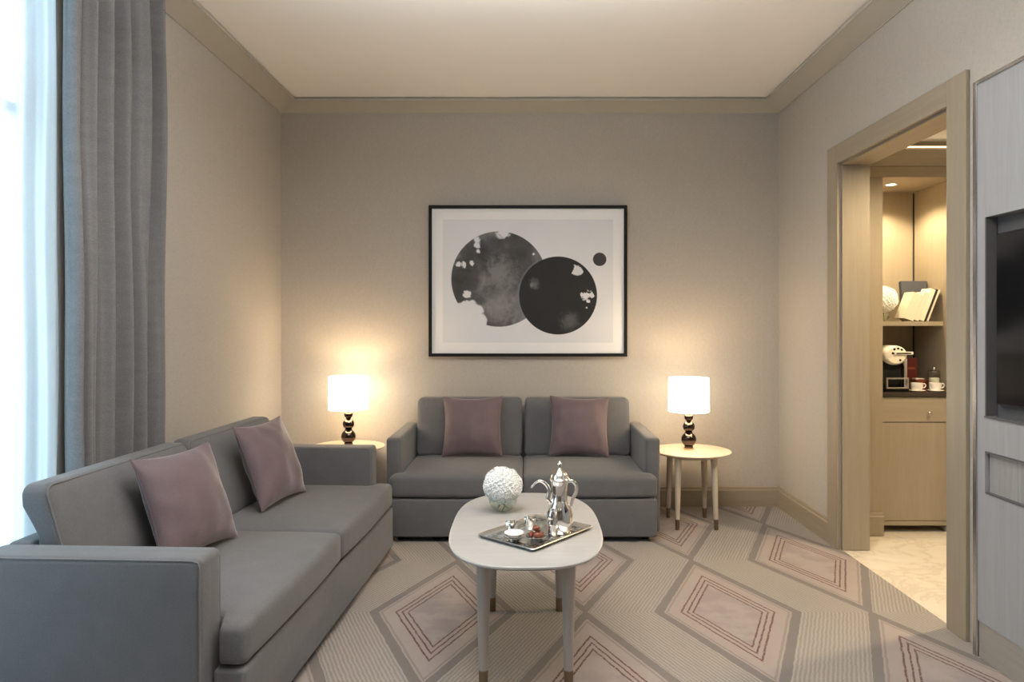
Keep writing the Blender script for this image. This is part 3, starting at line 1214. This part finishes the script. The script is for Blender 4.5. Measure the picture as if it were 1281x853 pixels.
for (sx, sy) in ((-1, -1), (1, -1), (1, 1), (-1, 1)):
    a, b = leg_bm((sx * 0.163, sy * 0.345), (sx * 0.163, sy * 0.352), 0.029, 0.0165, HT - 0.027, 0.068)
    lg = mesh_obj('leg', a, M['table_leg'], ct, True)
    t_ = mesh_obj('leg_tip', b, M['brass'], lg, True)
    t_['label'] = 'brass tip of the leg'

# ------------------------------------------------------------------ tray and tea things
TA = math.radians(50)
tray_c = Vector((0.045, 2.812, HT))
tr_ = empty('serving_tray', tray_c, TA)
tag(tr_, 'rectangular silver tray with chased rim on the coffee table', 'tray')
bm = bmesh.new()
prev = None
for (off, z) in ((-0.02, 0.0006), (-0.012, 0.001), (0.0, 0.012), (0.002, 0.013), (0.0, 0.015), (-0.014, 0.006), (-0.022, 0.0045)):
    ring = [bm.verts.new((x, y, z)) for (x, y) in rrect_path(0.198 + off, 0.148 + off, 0.016 + max(off, -0.012) * 0.5, 4)]
    if prev:
        for i in range(len(ring)):
            j = (i + 1) % len(ring)
            bm.faces.new((prev[i], prev[j], ring[j], ring[i]))
    else:
        bm.faces.new(list(reversed(ring)))
    prev = ring
bm.faces.new(prev)
mesh_obj('tray_dish', bm, M['silver_soft'], tr_, True)
bm = bmesh.new()
for (o1, o2) in ((0.028, 0.055),):
    r1 = [bm.verts.new((x, y, 0.0052)) for (x, y) in rrect_path(0.198 - o1, 0.148 - o1, 0.01, 4)]
    r2 = [bm.verts.new((x, y, 0.0052)) for (x, y) in rrect_path(0.198 - o2, 0.148 - o2, 0.006, 4)]
    for i in range(len(r1)):
        j = (i + 1) % len(r1)
        bm.faces.new((r1[i], r1[j], r2[j], r2[i]))
mesh_obj('chased_border', bm, M['silver_orn'], tr_)
ZT = HT + 0.0054


def at(pxx, pyy, z):
    Yd = (1.38 - z) * 854 / (pyy - 408)
    return Vector(((pxx - 657) * Yd / 854, Yd, z))


# coffee pot (dallah)
pot_p = at(700, 664.5, ZT)
pot = empty('coffee_pot', pot_p)
tag(pot, 'tall silver arabic coffee pot with curved spout on the tray', 'coffee pot')
body = [(0, 0), (0.044, 0), (0.046, 0.006), (0.052, 0.020), (0.055, 0.045), (0.053, 0.075), (0.046, 0.100), (0.036, 0.118), (0.032, 0.126),
        (0.034, 0.129), (0.032, 0.133), (0.032, 0.16), (0.034, 0.19), (0.036, 0.205), (0.038, 0.208), (0.038, 0.212), (0, 0.212)]
mesh_obj('body', lathe_bm(body, 40), M['silver'], pot, True)
lid = [(0, 0.2125), (0.040, 0.2125), (0.041, 0.217), (0.036, 0.223), (0.033, 0.232), (0.026, 0.243), (0.015, 0.252), (0.008, 0.257), (0.005, 0.263), (0.006, 0.266), (0.010, 0.270), (0.0105, 0.276), (0.008, 0.282), (0.003, 0.286), (0.002, 0.291), (0, 0.293)]
kl = mesh_obj('lid', lathe_bm(lid, 36), M['silver'], pot, True)
bm = bmesh.new()
pts = spline([(-0.030, 0, 0.115), (-0.047, 0, 0.135), (-0.043, 0, 0.165), (-0.052, 0, 0.190), (-0.078, 0, 0.208), (-0.100, 0, 0.200), (-0.117, 0, 0.180)], 6)
n = len(pts)
add_tube(bm, pts, [0.013 - 0.0095 * (k / (n - 1)) ** 0.8 for k in range(n)], 12, squash=1.0)
mesh_obj('spout', bm, M['silver'], pot, True)
bm = bmesh.new()
pts = spline([(0.034, 0, 0.205), (0.052, 0, 0.208), (0.068, 0, 0.190), (0.068, 0, 0.162), (0.056, 0, 0.138), (0.046, 0, 0.105)], 6)
add_tube(bm, pts, [0.006 + 0.002 * math.sin(PI * k / (len(pts) - 1)) for k in range(len(pts))], 10)
mesh_obj('handle', bm, M['silver'], pot, True)

# little silver shaker in front of the pot
sp_p = at(690.5, 670.8, ZT)
o = mesh_obj('sugar_shaker', lathe_bm([(0, 0), (0.019, 0), (0.020, 0.004), (0.0175, 0.02), (0.0185, 0.045), (0.019, 0.058), (0.015, 0.066), (0.0165, 0.074), (0.015, 0.088), (0.010, 0.098), (0.008, 0.102), (0.0115, 0.106), (0.010, 0.113), (0, 0.116)], 28), M['silver'], None, True, loc=sp_p)
tag(o, 'slim silver shaker standing against the coffee pot', 'shaker')


def cup(pxx, pyy, mat, label, r=0.026, h=0.048, name='coffee_cup'):
    p = at(pxx, pyy, ZT)
    prof = [(0, 0), (r * 0.62, 0), (r * 0.66, 0.004), (r * 0.80, h * 0.3), (r, h), (r - 0.002, h), (r * 0.78, h * 0.32), (r * 0.55, 0.006), (0, 0.006)]
    o = mesh_obj(name, lathe_bm(prof, 28), mat, None, True, loc=p)
    tag(o, label, 'cup', 'small handleless cups on the tray')
    return o


cup(640, 667.0, M['silver'], 'silver cup at the left end of the tray')
cup(663, 661.5, M['silver'], 'silver cup at the back of the tray, left of the pot')
cup(652.5, 664.5, M['glass'], 'small clear cup between the two silver cups', 0.019, 0.038)
cup(676.5, 658.5, M['glass'], 'small clear cup next to the pot behind the dates', 0.022, 0.040)


def saucer(pxx, pyy, r, label, name='saucer', cat='saucer', mat=None, inner=None, grp=None):
    p = at(pxx, pyy, ZT)
    r0 = mesh_obj(name, lathe_bm([(0, 0), (r * 0.5, 0), (r * 0.55, 0.003), (r, 0.012), (r * 0.995, 0.014), (r * 0.62, 0.0065), (0, 0.005)], 40), mat or M['silver_orn'], None, True, loc=p)
    tag(r0, label, cat, grp)
    return r0, p


saucer(643.5, 674.5, 0.044, 'round chased silver saucer at the front left of the tray')
dish, dp = saucer(671.5, 673.5, 0.045, 'round chased silver dish holding the dates', 'date_dish', 'dish')
p = at(643, 674.3, ZT) + Vector((0, 0, 0.0085))
o = mesh_obj('saucer_reflection', lathe_bm([(0, 0), (0.018, 0), (0.026, 0.010), (0.040, 0.018), (0.039, 0.020), (0.026, 0.014), (0, 0.012)], 32), M['white_china'], None, True, loc=p)  # white bowl form stands for a bright reflection in the saucer
tag(o, 'shallow white bowl form for the reflection in the left silver saucer', 'bowl')
date = None
for k, (dx, dy, dz, az, lab) in enumerate([(-0.022, -0.002, 0.014, 1.4, 'brown date at the left of the dish'), (0.006, -0.016, 0.014, 0.2, 'brown date at the front of the dish'),
                                           (0.010, 0.014, 0.014, 2.6, 'brown date at the back of the dish'), (-0.002, 0.000, 0.037, 0.9, 'brown date on top of the other dates')]):
    if date is None:
        bm = bmesh.new()
        bmesh.ops.create_uvsphere(bm, u_segments=20, v_segments=12, radius=1.0)
        for v in bm.verts:
            q = v.co.copy()
            nn = noise.noise(q * 2.3) * 0.10
            v.co = Vector((q.x * 0.020, q.y * 0.0115, q.z * 0.0115)) * (1 + nn)
        date = mesh_obj('date', bm, M['date'], None, True, autosmooth=False)
        o = date
    else:
        o = date.copy()
        COL.objects.link(o)
    o.location = dp + Vector((dx, dy, dz + 0.004))
    o.rotation_euler = (0, 0.15, az)
    tag(o, lab, 'date', 'dates in the silver dish')


# ------------------------------------------------------------------ hydrangea in a bowl vase
def petal_ball(R, seed, n=240, flat=0.93, pr=0.0135):
    """a mop head: small four-petal florets over a sphere"""
    rnd = random.Random(seed)
    bm = bmesh.new()
    bmesh.ops.create_icosphere(bm, subdivisions=3, radius=R * 0.91)
    ga = PI * (3 - math.sqrt(5))
    for i in range(n):
        z = 1 - 2 * (i + 0.5) / n
        r_ = math.sqrt(1 - z * z)
        th = ga * i
        d_ = Vector((r_ * math.cos(th), r_ * math.sin(th), z))
        # florets gather in soft clusters
        cl = noise.noise(d_ * 2.6 + Vector((seed, 0, 0)))
        c_ = d_ * R * (0.96 + 0.09 * cl + rnd.uniform(-0.012, 0.012))
        d_ = (d_ + Vector((rnd.uniform(-.12, .12), rnd.uniform(-.12, .12), rnd.uniform(-.12, .12)))).normalized()
        up = Vector((0, 0, 1)) if abs(d_.z) < 0.9 else Vector((1, 0, 0))
        s_ = d_.cross(up).normalized()
        t_ = d_.cross(s_)
        a0 = rnd.uniform(0, PI / 2)
        cv = bm.verts.new(c_ - d_ * 0.006)
        for k in range(4):
            a = a0 + k * PI / 2
            ring = []
            lift = rnd.uniform(0.0, 0.002)
            for (da, rr, hh) in ((-0.66, 0.50, 0.0), (-0.45, 0.95, 0.004), (0, 1.12, 0.001), (0.45, 0.95, 0.004), (0.66, 0.50, 0.0)):
                q = c_ + (s_ * math.cos(a + da) + t_ * math.sin(a + da)) * pr * rr + d_ * (hh + lift)
                ring.append(bm.verts.new(q))
            for m_ in range(4):
                bm.faces.new((cv, ring[m_], ring[m_ + 1]))
    for v in bm.verts:
        v.co.z *= flat
    return bm


def leaf_bm(L, Wd):
    bm = bmesh.new()
    n = 8
    rows = []
    for i in range(n + 1):
        s_ = i / n
        wd = Wd * math.sin(PI * s_) ** 0.8 * (1 - 0.3 * s_) + 0.0006
        z = 0.10 * L * math.sin(PI * s_)
        rows.append([bm.verts.new((L * s_, -wd, z + 0.004)), bm.verts.new((L * s_, 0, z)), bm.verts.new((L * s_, wd, z + 0.004))])
    for a, b in zip(rows, rows[1:]):
        for k in range(2):
            bm.faces.new((a[k], a[k + 1], b[k + 1], b[k]))
    return bm


def hydrangea(name, loc, R, zc, rv, zv, label, vlabel, seed, leaf_ang, cat='flowers'):
    loc = (loc[0], loc[1], loc[2] + 0.0008)
    vase = empty(name + '_vase', loc)
    tag(vase, vlabel, 'vase')
    prof = []
    a0 = math.radians(-72)
    a1 = math.radians(38)
    for k in range(15):
        a = a0 + (a1 - a0) * k / 14
        prof.append((rv * math.cos(a), zv + rv * math.sin(a)))
    zb = prof[0][1]
    prof = [(r_, z - zb) for r_, z in prof]
    prof = [(0, 0)] + prof + [((r_ - 0.003), z) for r_, z in reversed(prof[1:])] + [(0, 0.004)]
    mesh_obj('bowl', lathe_bm(prof, 40), M['glass'], vase, True)
    # water surface disc body
    wz = rv * 0.75
    wp = [(0, 0.0045)]
    for k in range(10):
        z = 0.005 + (wz - 0.005) * k / 9
        zz = z + zb - zv
        wp.append((math.sqrt(max(1e-6, (rv - 0.0035) ** 2 - zz * zz)) * 0.995, z))
    wp.append((0, wz))
    mesh_obj('water', lathe_bm(wp, 36), M['glass'], vase, True)
    fl = empty(name, (loc[0], loc[1], loc[2] + 0.006))
    tag(fl, label, cat)
    mesh_obj('flower_head', petal_ball(R, seed), M['petal'], fl, False, loc=(0, 0, zc - 0.006), autosmooth=False)
    for k in range(3):
        a = 2 * PI * k / 3 + 0.5
        bm = bmesh.new()
        add_tube(bm, spline([(0.028 * math.cos(a), 0.028 * math.sin(a), 0.004), (0.012 * math.cos(a + 1), 0.012 * math.sin(a + 1), 0.03), (0, 0, zc - R * 0.7)], 4), 0.0035, 8)
        mesh_obj('stem', bm, M['stem'], fl, True)
    lf = mesh_obj('leaf', leaf_bm(0.05, 0.016), M['leaf'], fl, True, loc=(0.015 * math.cos(leaf_ang), 0.015 * math.sin(leaf_ang), zc - R * 0.55))
    lf.rotation_euler = (0.3, 0.1, leaf_ang)
    return fl


hydrangea('hydrangea', (-0.103, 3.14, HT), 0.087, 0.120, 0.067, 0.06, 'round white hydrangea head filling a clear bowl on the coffee table',
          'clear round glass bowl vase on the coffee table', 3, -0.9)

# ------------------------------------------------------------------ wall unit with television on the right
XU = 1.889
UY1, UY0, UZ = 2.862, 0.2, 2.40
wu = empty('wall_unit', (XU, UY1, 0))
tag(wu, 'grey veneered wall unit framing the television at the right', 'wall unit')
ui = Matrix.Translation((-XU, -UY1, 0))


def upart(name, bm, mat, parent=None, smooth=False):
    bmesh.ops.transform(bm, matrix=ui, verts=bm.verts)
    return mesh_obj(name, bm, mat, parent or wu, smooth)


NY1, NY0, NZ0, NZ1 = 2.805, 1.35, 1.005, 1.827
IZ0, IZ1 = 0.694, 0.868
bm = bmesh.new()
xb = XR - 0.001
# front panel built round the two openings
add_box(bm, XU, xb, UY0, UY1 - 0.012, NZ1, UZ - 0.012)
add_box(bm, XU, xb, NY1, UY1 - 0.012, IZ0, NZ1)
add_box(bm, XU, xb, UY0, NY0, IZ0, NZ1)
add_box(bm, XU, xb, NY0, NY1, IZ1, NZ0)
add_box(bm, XU, xb, UY0, UY1 - 0.012, 0.155, IZ0)
upart('front_panel', bm, M['unit'])
upart('plinth', box_bm(XU + 0.004, xb, UY0, UY1 - 0.014, 0.0, 0.1545, bevel=0.002), M['unit_plinth'])
bm = box_bm(XU - 0.006, xb, UY1 - 0.0118, UY1 + 0.012, 0.0, UZ + 0.004, bevel=0.002)
p_ = upart('edge_trim', bm, M['chrome'])
p_['label'] = 'polished metal edge strip'
bm = box_bm(XU - 0.006, xb, UY0, UY1 - 0.0125, UZ - 0.0118, UZ + 0.004, bevel=0.0015)
p_ = upart('top_trim', bm, M['chrome'])
p_['label'] = 'polished metal top strip'
bm = box_bm(xb - 0.006, xb, NY0 + 0.001, NY1 - 0.001, NZ0 + 0.001, NZ1 - 0.001)
upart('recess_back', bm, M['recess'])
bm = bmesh.new()
add_box(bm, XU - 0.004, XU + 0.03, NY0, NY1 - 0.0005, NZ0 + 0.0005, NZ0 + 0.008)
add_box(bm, XU - 0.0005, XU + 0.045, NY1 - 0.008, NY1 - 0.0006, NZ0 + 0.0085, NZ1 - 0.0006)
upart('recess_lining', bm, M['recess'])
bm = box_bm(XU + 0.016, xb - 0.01, NY0, NY1 - 0.006, IZ0 + 0.006, IZ1 - 0.006)
p_ = upart('inset_panel', bm, M['unit_inset'])
p_['label'] = 'darker grain inset panel below the television'
bm = bmesh.new()
add_box(bm, XU - 0.003, XU + 0.02, NY0, NY1 - 0.0055, IZ1 - 0.0055, IZ1 - 0.0005)
add_box(bm, XU - 0.003, XU + 0.02, NY0, NY1 - 0.0055, IZ0 + 0.0005, IZ0 + 0.0055)
upart('inset_bead', bm, M['recess'])

tv = empty('television', (XU + 0.04, 2.1, 1.41))
tag(tv, 'black flat-screen television set into the grey wall unit', 'television')
mesh_obj('screen', box_bm(-0.020, -0.0165, -0.64, 0.665, -0.34, 0.34, bevel=0.001), M['tv'], tv)
mesh_obj('casing', box_bm(-0.016, 0.006, -0.645, 0.672, -0.347, 0.347, bevel=0.004), M['tv_case'], tv)
mesh_obj('wall_bracket', box_bm(0.0065, 0.0088, -0.2, 0.2, -0.2, 0.2), M['steel_dark'], tv)

# ------------------------------------------------------------------ pantry joinery
CZ = 0.938
CYF = 4.575
cab = empty('pantry_cabinet', ((AX0 + AX1) / 2, CYF, 0))
tag(cab, 'oak cabinet with one drawer under the pantry counter', 'cabinet')
ccx = (AX0 + AX1) / 2
hw = (AX1 - AX0) / 2 - 0.003
bm = bmesh.new()
add_box(bm, -hw, hw, 0.022, 0.425, 0.075, CZ - 0.032)
add_box(bm, -hw, -hw + 0.035, 0.0, 0.425, 0.0, 0.0745)
add_box(bm, hw - 0.02, hw, 0.0, 0.425, 0.0, 0.0745)
add_box(bm, -hw + 0.0351, hw - 0.0201, 0.0, 0.02, 0.045, 0.0745)
mesh_obj('carcass', bm, M['oak_x'], cab)
mesh_obj('door', box_bm(-hw, hw, 0.0, 0.021, 0.078, 0.733, bevel=0.0015), M['oak'], cab)
dw = mesh_obj('drawer', box_bm(-hw, hw, 0.0, 0.021, 0.739, CZ - 0.034, bevel=0.0015), M['oak_x'], cab)
bm = lathe_bm([(0, 0), (0.006, 0), (0.005, 0.010), (0.012, 0.016), (0.0125, 0.022), (0.008, 0.026), (0, 0.027)], 20)
bmesh.ops.rotate(bm, matrix=Matrix.Rotation(PI / 2, 3, 'X'), verts=bm.verts)
kn = mesh_obj('knob', bm, M['chrome'], dw, True, loc=(0.095, -0.0005, 0.80))
wt = mesh_obj('worktop', box_bm(AX0 + 0.0005, AX1 - 0.0005, CYF - 0.012, AYB - 0.001, CZ - 0.030, CZ, bevel=0.002), M['counter'])
tag(wt, 'dark stone worktop on the pantry cabinet', 'worktop')
SZ = 1.412
sf = mesh_obj('wall_shelf', box_bm(AX0 + 0.0005, AX1 - 0.0005, 4.655, AYB - 0.001, SZ - 0.030, SZ, bevel=0.002), M['oak_x'])
tag(sf, 'oak shelf across the pantry alcove above the worktop', 'shelf')


def apx(pxx, pyy, Yd):
    return Vector(((pxx - 657) * Yd / 854, Yd, 1.38 - (pyy - 408) * Yd / 854))


# alcove downlight
dl = empty('downlight', (2.53, 4.72, AZ))
tag(dl, 'small round downlight in the alcove ceiling of the pantry', 'downlight')
mesh_obj('rim', lathe_bm([(0.030, -0.001), (0.040, -0.001), (0.040, -0.005), (0.030, -0.005), (0.030, -0.001)], 32), M['switch_white'], dl, True)
mesh_obj('lens', lathe_bm([(0, -0.0015), (0.0295, -0.0015), (0.0295, -0.0035), (0, -0.0035)], 32), M['downlight'], dl, True)
s_ = spot_light('down_beam', (0, 0, -0.012), 36, WARM, 2.4, 0.5, 0.02)
s_.parent = dl

# added pantry light for brightness, no fixture, out of view beyond the doorway
spot_light('pantry_room_light', (2.75, 3.45, PZ - 0.02), 110, WARM, 2.8, 0.5, 0.05)

# shelf contents: hydrangea, box file, books
hydrangea('hydrangea', (2.505, 4.79, SZ), 0.100, 0.155, 0.050, 0.045, 'white hydrangea bunch on the pantry shelf beside the books',
          'small glass vase on the pantry shelf', 8, -0.6)

# big navy folder leaning behind the books


def leaning_book(name, x_bot, y0, w_, d_, h_, tilt, cov, label, cat='book', face_title=False, grp='books leaning on the pantry shelf'):
    """spine faces the room; stands on its lower left edge, tilted to the right by tilt"""
    r0 = empty(name, (x_bot, y0, SZ + 0.001))
    r0.rotation_euler = (0, tilt, 0)
    # tilt about lower right edge keeps it above the shelf
    tag(r0, label, cat, grp)
    bm = bmesh.new()
    tk = 0.0025
    add_box(bm, -w_, 0, 0, 0.003, 0, h_, bevel=0.001)
    add_box(bm, -w_, -w_ + tk, 0.003, d_, 0, h_)
    add_box(bm, -tk, 0, 0.003, d_, 0, h_)
    mesh_obj('cover', bm, cov, r0)
    mesh_obj('pages', box_bm(-w_ + tk + 0.0003, -tk - 0.0003, 0.0033, d_ - 0.004, 0.003, h_ - 0.003), M['paper'], r0)
    return r0


TL = math.radians(21)
Yb = 4.668
bx = apx(1142.5, 401, Yb).x
leaning_book('book', bx, Yb, 0.070, 0.115, 0.190, TL, M['cream_cloth'], 'thick cream book leaning on the pantry shelf, nearest the flowers')
leaning_book('book', bx + 0.036, Yb, 0.033, 0.115, 0.205, TL, M['cream_cloth'], 'thin cream book second from the flowers on the pantry shelf')
leaning_book('book', bx + 0.072, Yb, 0.033, 0.115, 0.230, TL, M['paper'], 'tall white book in the middle of the leaning row')
leaning_book('book', bx + 0.089, Yb, 0.013, 0.115, 0.232, TL, M['black_cloth'], 'thin black book right of the tall white book')
leaning_book('book', bx + 0.104, Yb, 0.012, 0.115, 0.228, TL, M['cream_cloth'], 'thin cream book between black book and navy folder')
# folder: big thin board standing behind and to the right, wide face towards the room
bm = bmesh.new()
pA = apx(1116, 401, 4.87)
z0_ = SZ + 0.001
xs = (2.662, 2.845)
hF = 0.285
shx = math.tan(math.radians(9))
thk = 0.05
fo = empty('box_file', (xs[0], 4.83, z0_ + 0.0005))
tag(fo, 'large dark navy box file leaning behind the pantry books', 'box file')
wd = xs[1] - xs[0]
mesh_obj('cover', box_bm(0, wd, -0.035, 0, 0, hF, bevel=0.003), M['navy'], fo)
mesh_obj('side_band', box_bm(wd - 0.012, wd + 0.0015, -0.031, -0.004, 0.004, hF - 0.004), M['black_cloth'], fo)
fo.rotation_euler = (math.radians(-8), math.radians(0), 0)

# coffee machine
Ym = 4.645
cm = empty('coffee_machine', (apx(1116, 492, Ym).x, Ym, CZ))
tag(cm, 'cream and black capsule coffee machine on the pantry worktop', 'coffee machine')
k = Ym / 854


def mz(y):
    return 1.38 - (y - 408) * k - CZ


def mx_(x):
    return (x - 1116) * k


mesh_obj('base', box_bm(mx_(1102), mx_(1132.5), -0.05, 0.10, 0.0005, mz(485.5) + 0.0, bevel=0.006), M['black_plastic'], cm, True)
mesh_obj('body', box_bm(mx_(1102), mx_(1127), -0.01, 0.09, mz(485.0), mz(449), bevel=0.008), M['black_plastic'], cm, True)
bm = lathe_bm([(0, -0.055), (0.062, -0.055), (0.074, -0.045), (0.077, -0.03), (0.077, 0.06), (0.070, 0.075), (0, 0.075)], 48)
bmesh.ops.rotate(bm, matrix=Matrix.Rotation(-PI / 2, 3, 'X'), verts=bm.verts)
for v in bm.verts:
    v.co.x *= 1.02
    v.co.z *= 0.86
hd = mesh_obj('head', bm, M['cream_plastic'], cm, True, loc=(mx_(1116), 0.0, mz(444)))
for (x, y) in ((1113.5, 436.5), (1118, 435.5), (1122.5, 437), (1111.5, 441.5), (1120.5, 450)):
    b2 = lathe_bm([(0, 0), (0.0075, 0), (0.0075, 0.002), (0, 0.002)], 14)
    bmesh.ops.rotate(b2, matrix=Matrix.Rotation(PI / 2, 3, 'X'), verts=b2.verts)
    mesh_obj('button', b2, M['black_plastic'], hd, True, loc=((x - 1116) * k, -0.0548, (444 - y) * k))
mesh_obj('lever', box_bm(mx_(1113), mx_(1136), -0.066, -0.0555, mz(443.2), mz(439.6), bevel=0.003), M['cream_plastic'], cm, True)
mesh_obj('lever_slot', box_bm(mx_(1115), mx_(1133), -0.0675, -0.0662, mz(442.2), mz(440.8)), M['black_plastic'], cm)
bm = bmesh.new()
add_box(bm, mx_(1126.5), mx_(1130.5), -0.045, -0.015, mz(485), mz(448), bevel=0.003)
mesh_obj('side_column', bm, M['chrome'], cm, True)
bm = bmesh.new()
add_box(bm, mx_(1103.5), mx_(1131), -0.060, -0.0455, mz(473.5), mz(471.5), bevel=0.001)
add_box(bm, mx_(1103.5), mx_(1131), -0.060, -0.0455, mz(485.4), mz(483.4), bevel=0.001)
add_box(bm, mx_(1103.5), mx_(1105.2), -0.060, -0.0455, mz(483.3), mz(473.6))
add_box(bm, mx_(1129), mx_(1131), -0.060, -0.0455, mz(483.3), mz(473.6))
mesh_obj('drip_tray', bm, M['chrome'], cm)

# cups on saucers
Yc = 4.61
cupr = None
for (cxp, lab) in ((1147, 'white espresso cup on the worktop beside the coffee machine'), (1170, 'white espresso cup on the worktop below the glass jar')):
    Xc = apx(cxp, 488, Yc).x
    if cupr is None:
        o = empty('espresso_cup', (Xc, Yc, CZ + 0.0075))
        cr = 0.038
        mesh_obj('bowl', lathe_bm([(0, 0), (0.024, 0), (0.030, 0.004), (0.036, 0.020), (cr, 0.052), (cr - 0.002, 0.052), (0.033, 0.02), (0.026, 0.006), (0, 0.006)], 32), M['white_china'], o, True)
        bm = bmesh.new()
        add_tube(bm, spline([(0.036, 0, 0.044), (0.052, 0, 0.046), (0.060, 0, 0.034), (0.050, 0, 0.020), (0.034, 0, 0.016)], 5), 0.0035, 8)
        mesh_obj('handle', bm, M['white_china'], o, True)
        cupr = o
    else:
        o = copy_tree(cupr)
        o.location = (Xc, Yc, CZ + 0.0075)
    tag(o, lab, 'cup', 'espresso cups on the pantry worktop')
    s_ = mesh_obj('saucer', lathe_bm([(0, 0), (0.03, 0), (0.034, 0.003), (0.052, 0.010), (0.051, 0.012), (0.032, 0.0065), (0, 0.006)], 36), M['white_china'], None, True, loc=(Xc, Yc, CZ + 0.0005))
    tag(s_, 'white saucer under the ' + ('left' if cxp < 1160 else 'right') + ' espresso cup', 'saucer', 'saucers on the pantry worktop')

# glass jar with lid
Yj = 4.693
gj = empty('glass_jar', (2.811, Yj, CZ))
tag(gj, 'lidded clear glass jar at the right end of the worktop', 'jar')
mesh_obj('jar', lathe_bm([(0, 0.0005), (0.034, 0.0005), (0.036, 0.006), (0.036, 0.120), (0.033, 0.128), (0.030, 0.128), (0.033, 0.118), (0.033, 0.006), (0, 0.005)], 36), M['glass'], gj, True)
mesh_obj('lid', lathe_bm([(0, 0.1285), (0.039, 0.1285), (0.039, 0.134), (0.030, 0.140), (0.010, 0.143), (0.009, 0.150), (0.014, 0.156), (0.010, 0.162), (0, 0.163)], 36), M['chrome'], gj, True)
mesh_obj('contents', lathe_bm([(0, 0.0055), (0.0325, 0.0062), (0.0325, 0.085), (0.02, 0.09), (0, 0.088)], 30), M['cream_cloth'], gj, True)

# boxes behind
b_ = empty('capsule_box', (apx(1138, 480, 4.90).x, 4.90, CZ))
tag(b_, 'tall dark red box standing behind the coffee machine', 'box')
mesh_obj('carton', box_bm(-0.045, 0.040, -0.03, 0.06, 0.0005, 0.215, bevel=0.002), M['dark_red'], b_)
mesh_obj('label', box_bm(-0.03, 0.02, -0.0312, -0.0301, 0.135, 0.150), M['rust'], b_)
b_ = empty('tea_box', (2.764, 4.778, CZ))
tag(b_, 'low rust brown tea box behind the espresso cups', 'box')
mesh_obj('carton', box_bm(-0.050, 0.050, -0.042, 0.042, 0.0005, 0.060, bevel=0.002), M['rust'], b_)
mesh_obj('lid', box_bm(-0.052, 0.052, -0.044, 0.044, 0.0603, 0.072, bevel=0.002), M['rust'], b_)
pk = mesh_obj('sachet', box_bm(-0.035, 0.03, -0.022, 0.022, 0.0, 0.006, bevel=0.002), M['paper'], loc=(2.750, 4.772, CZ + 0.0732))
tag(pk, 'flat cream sachet lying on the rust brown tea box', 'sachet')

# added downward spots to brighten the room, no fixtures, all above the frame
for (x, y) in ((-0.75, 1.9), (0.9, 1.9), (-0.9, -1.2), (0.9, -1.2)):
    spot_light('down_beam', (x, y, HC - 0.015), 22, NEUT, 2.6, 0.9, 0.04)
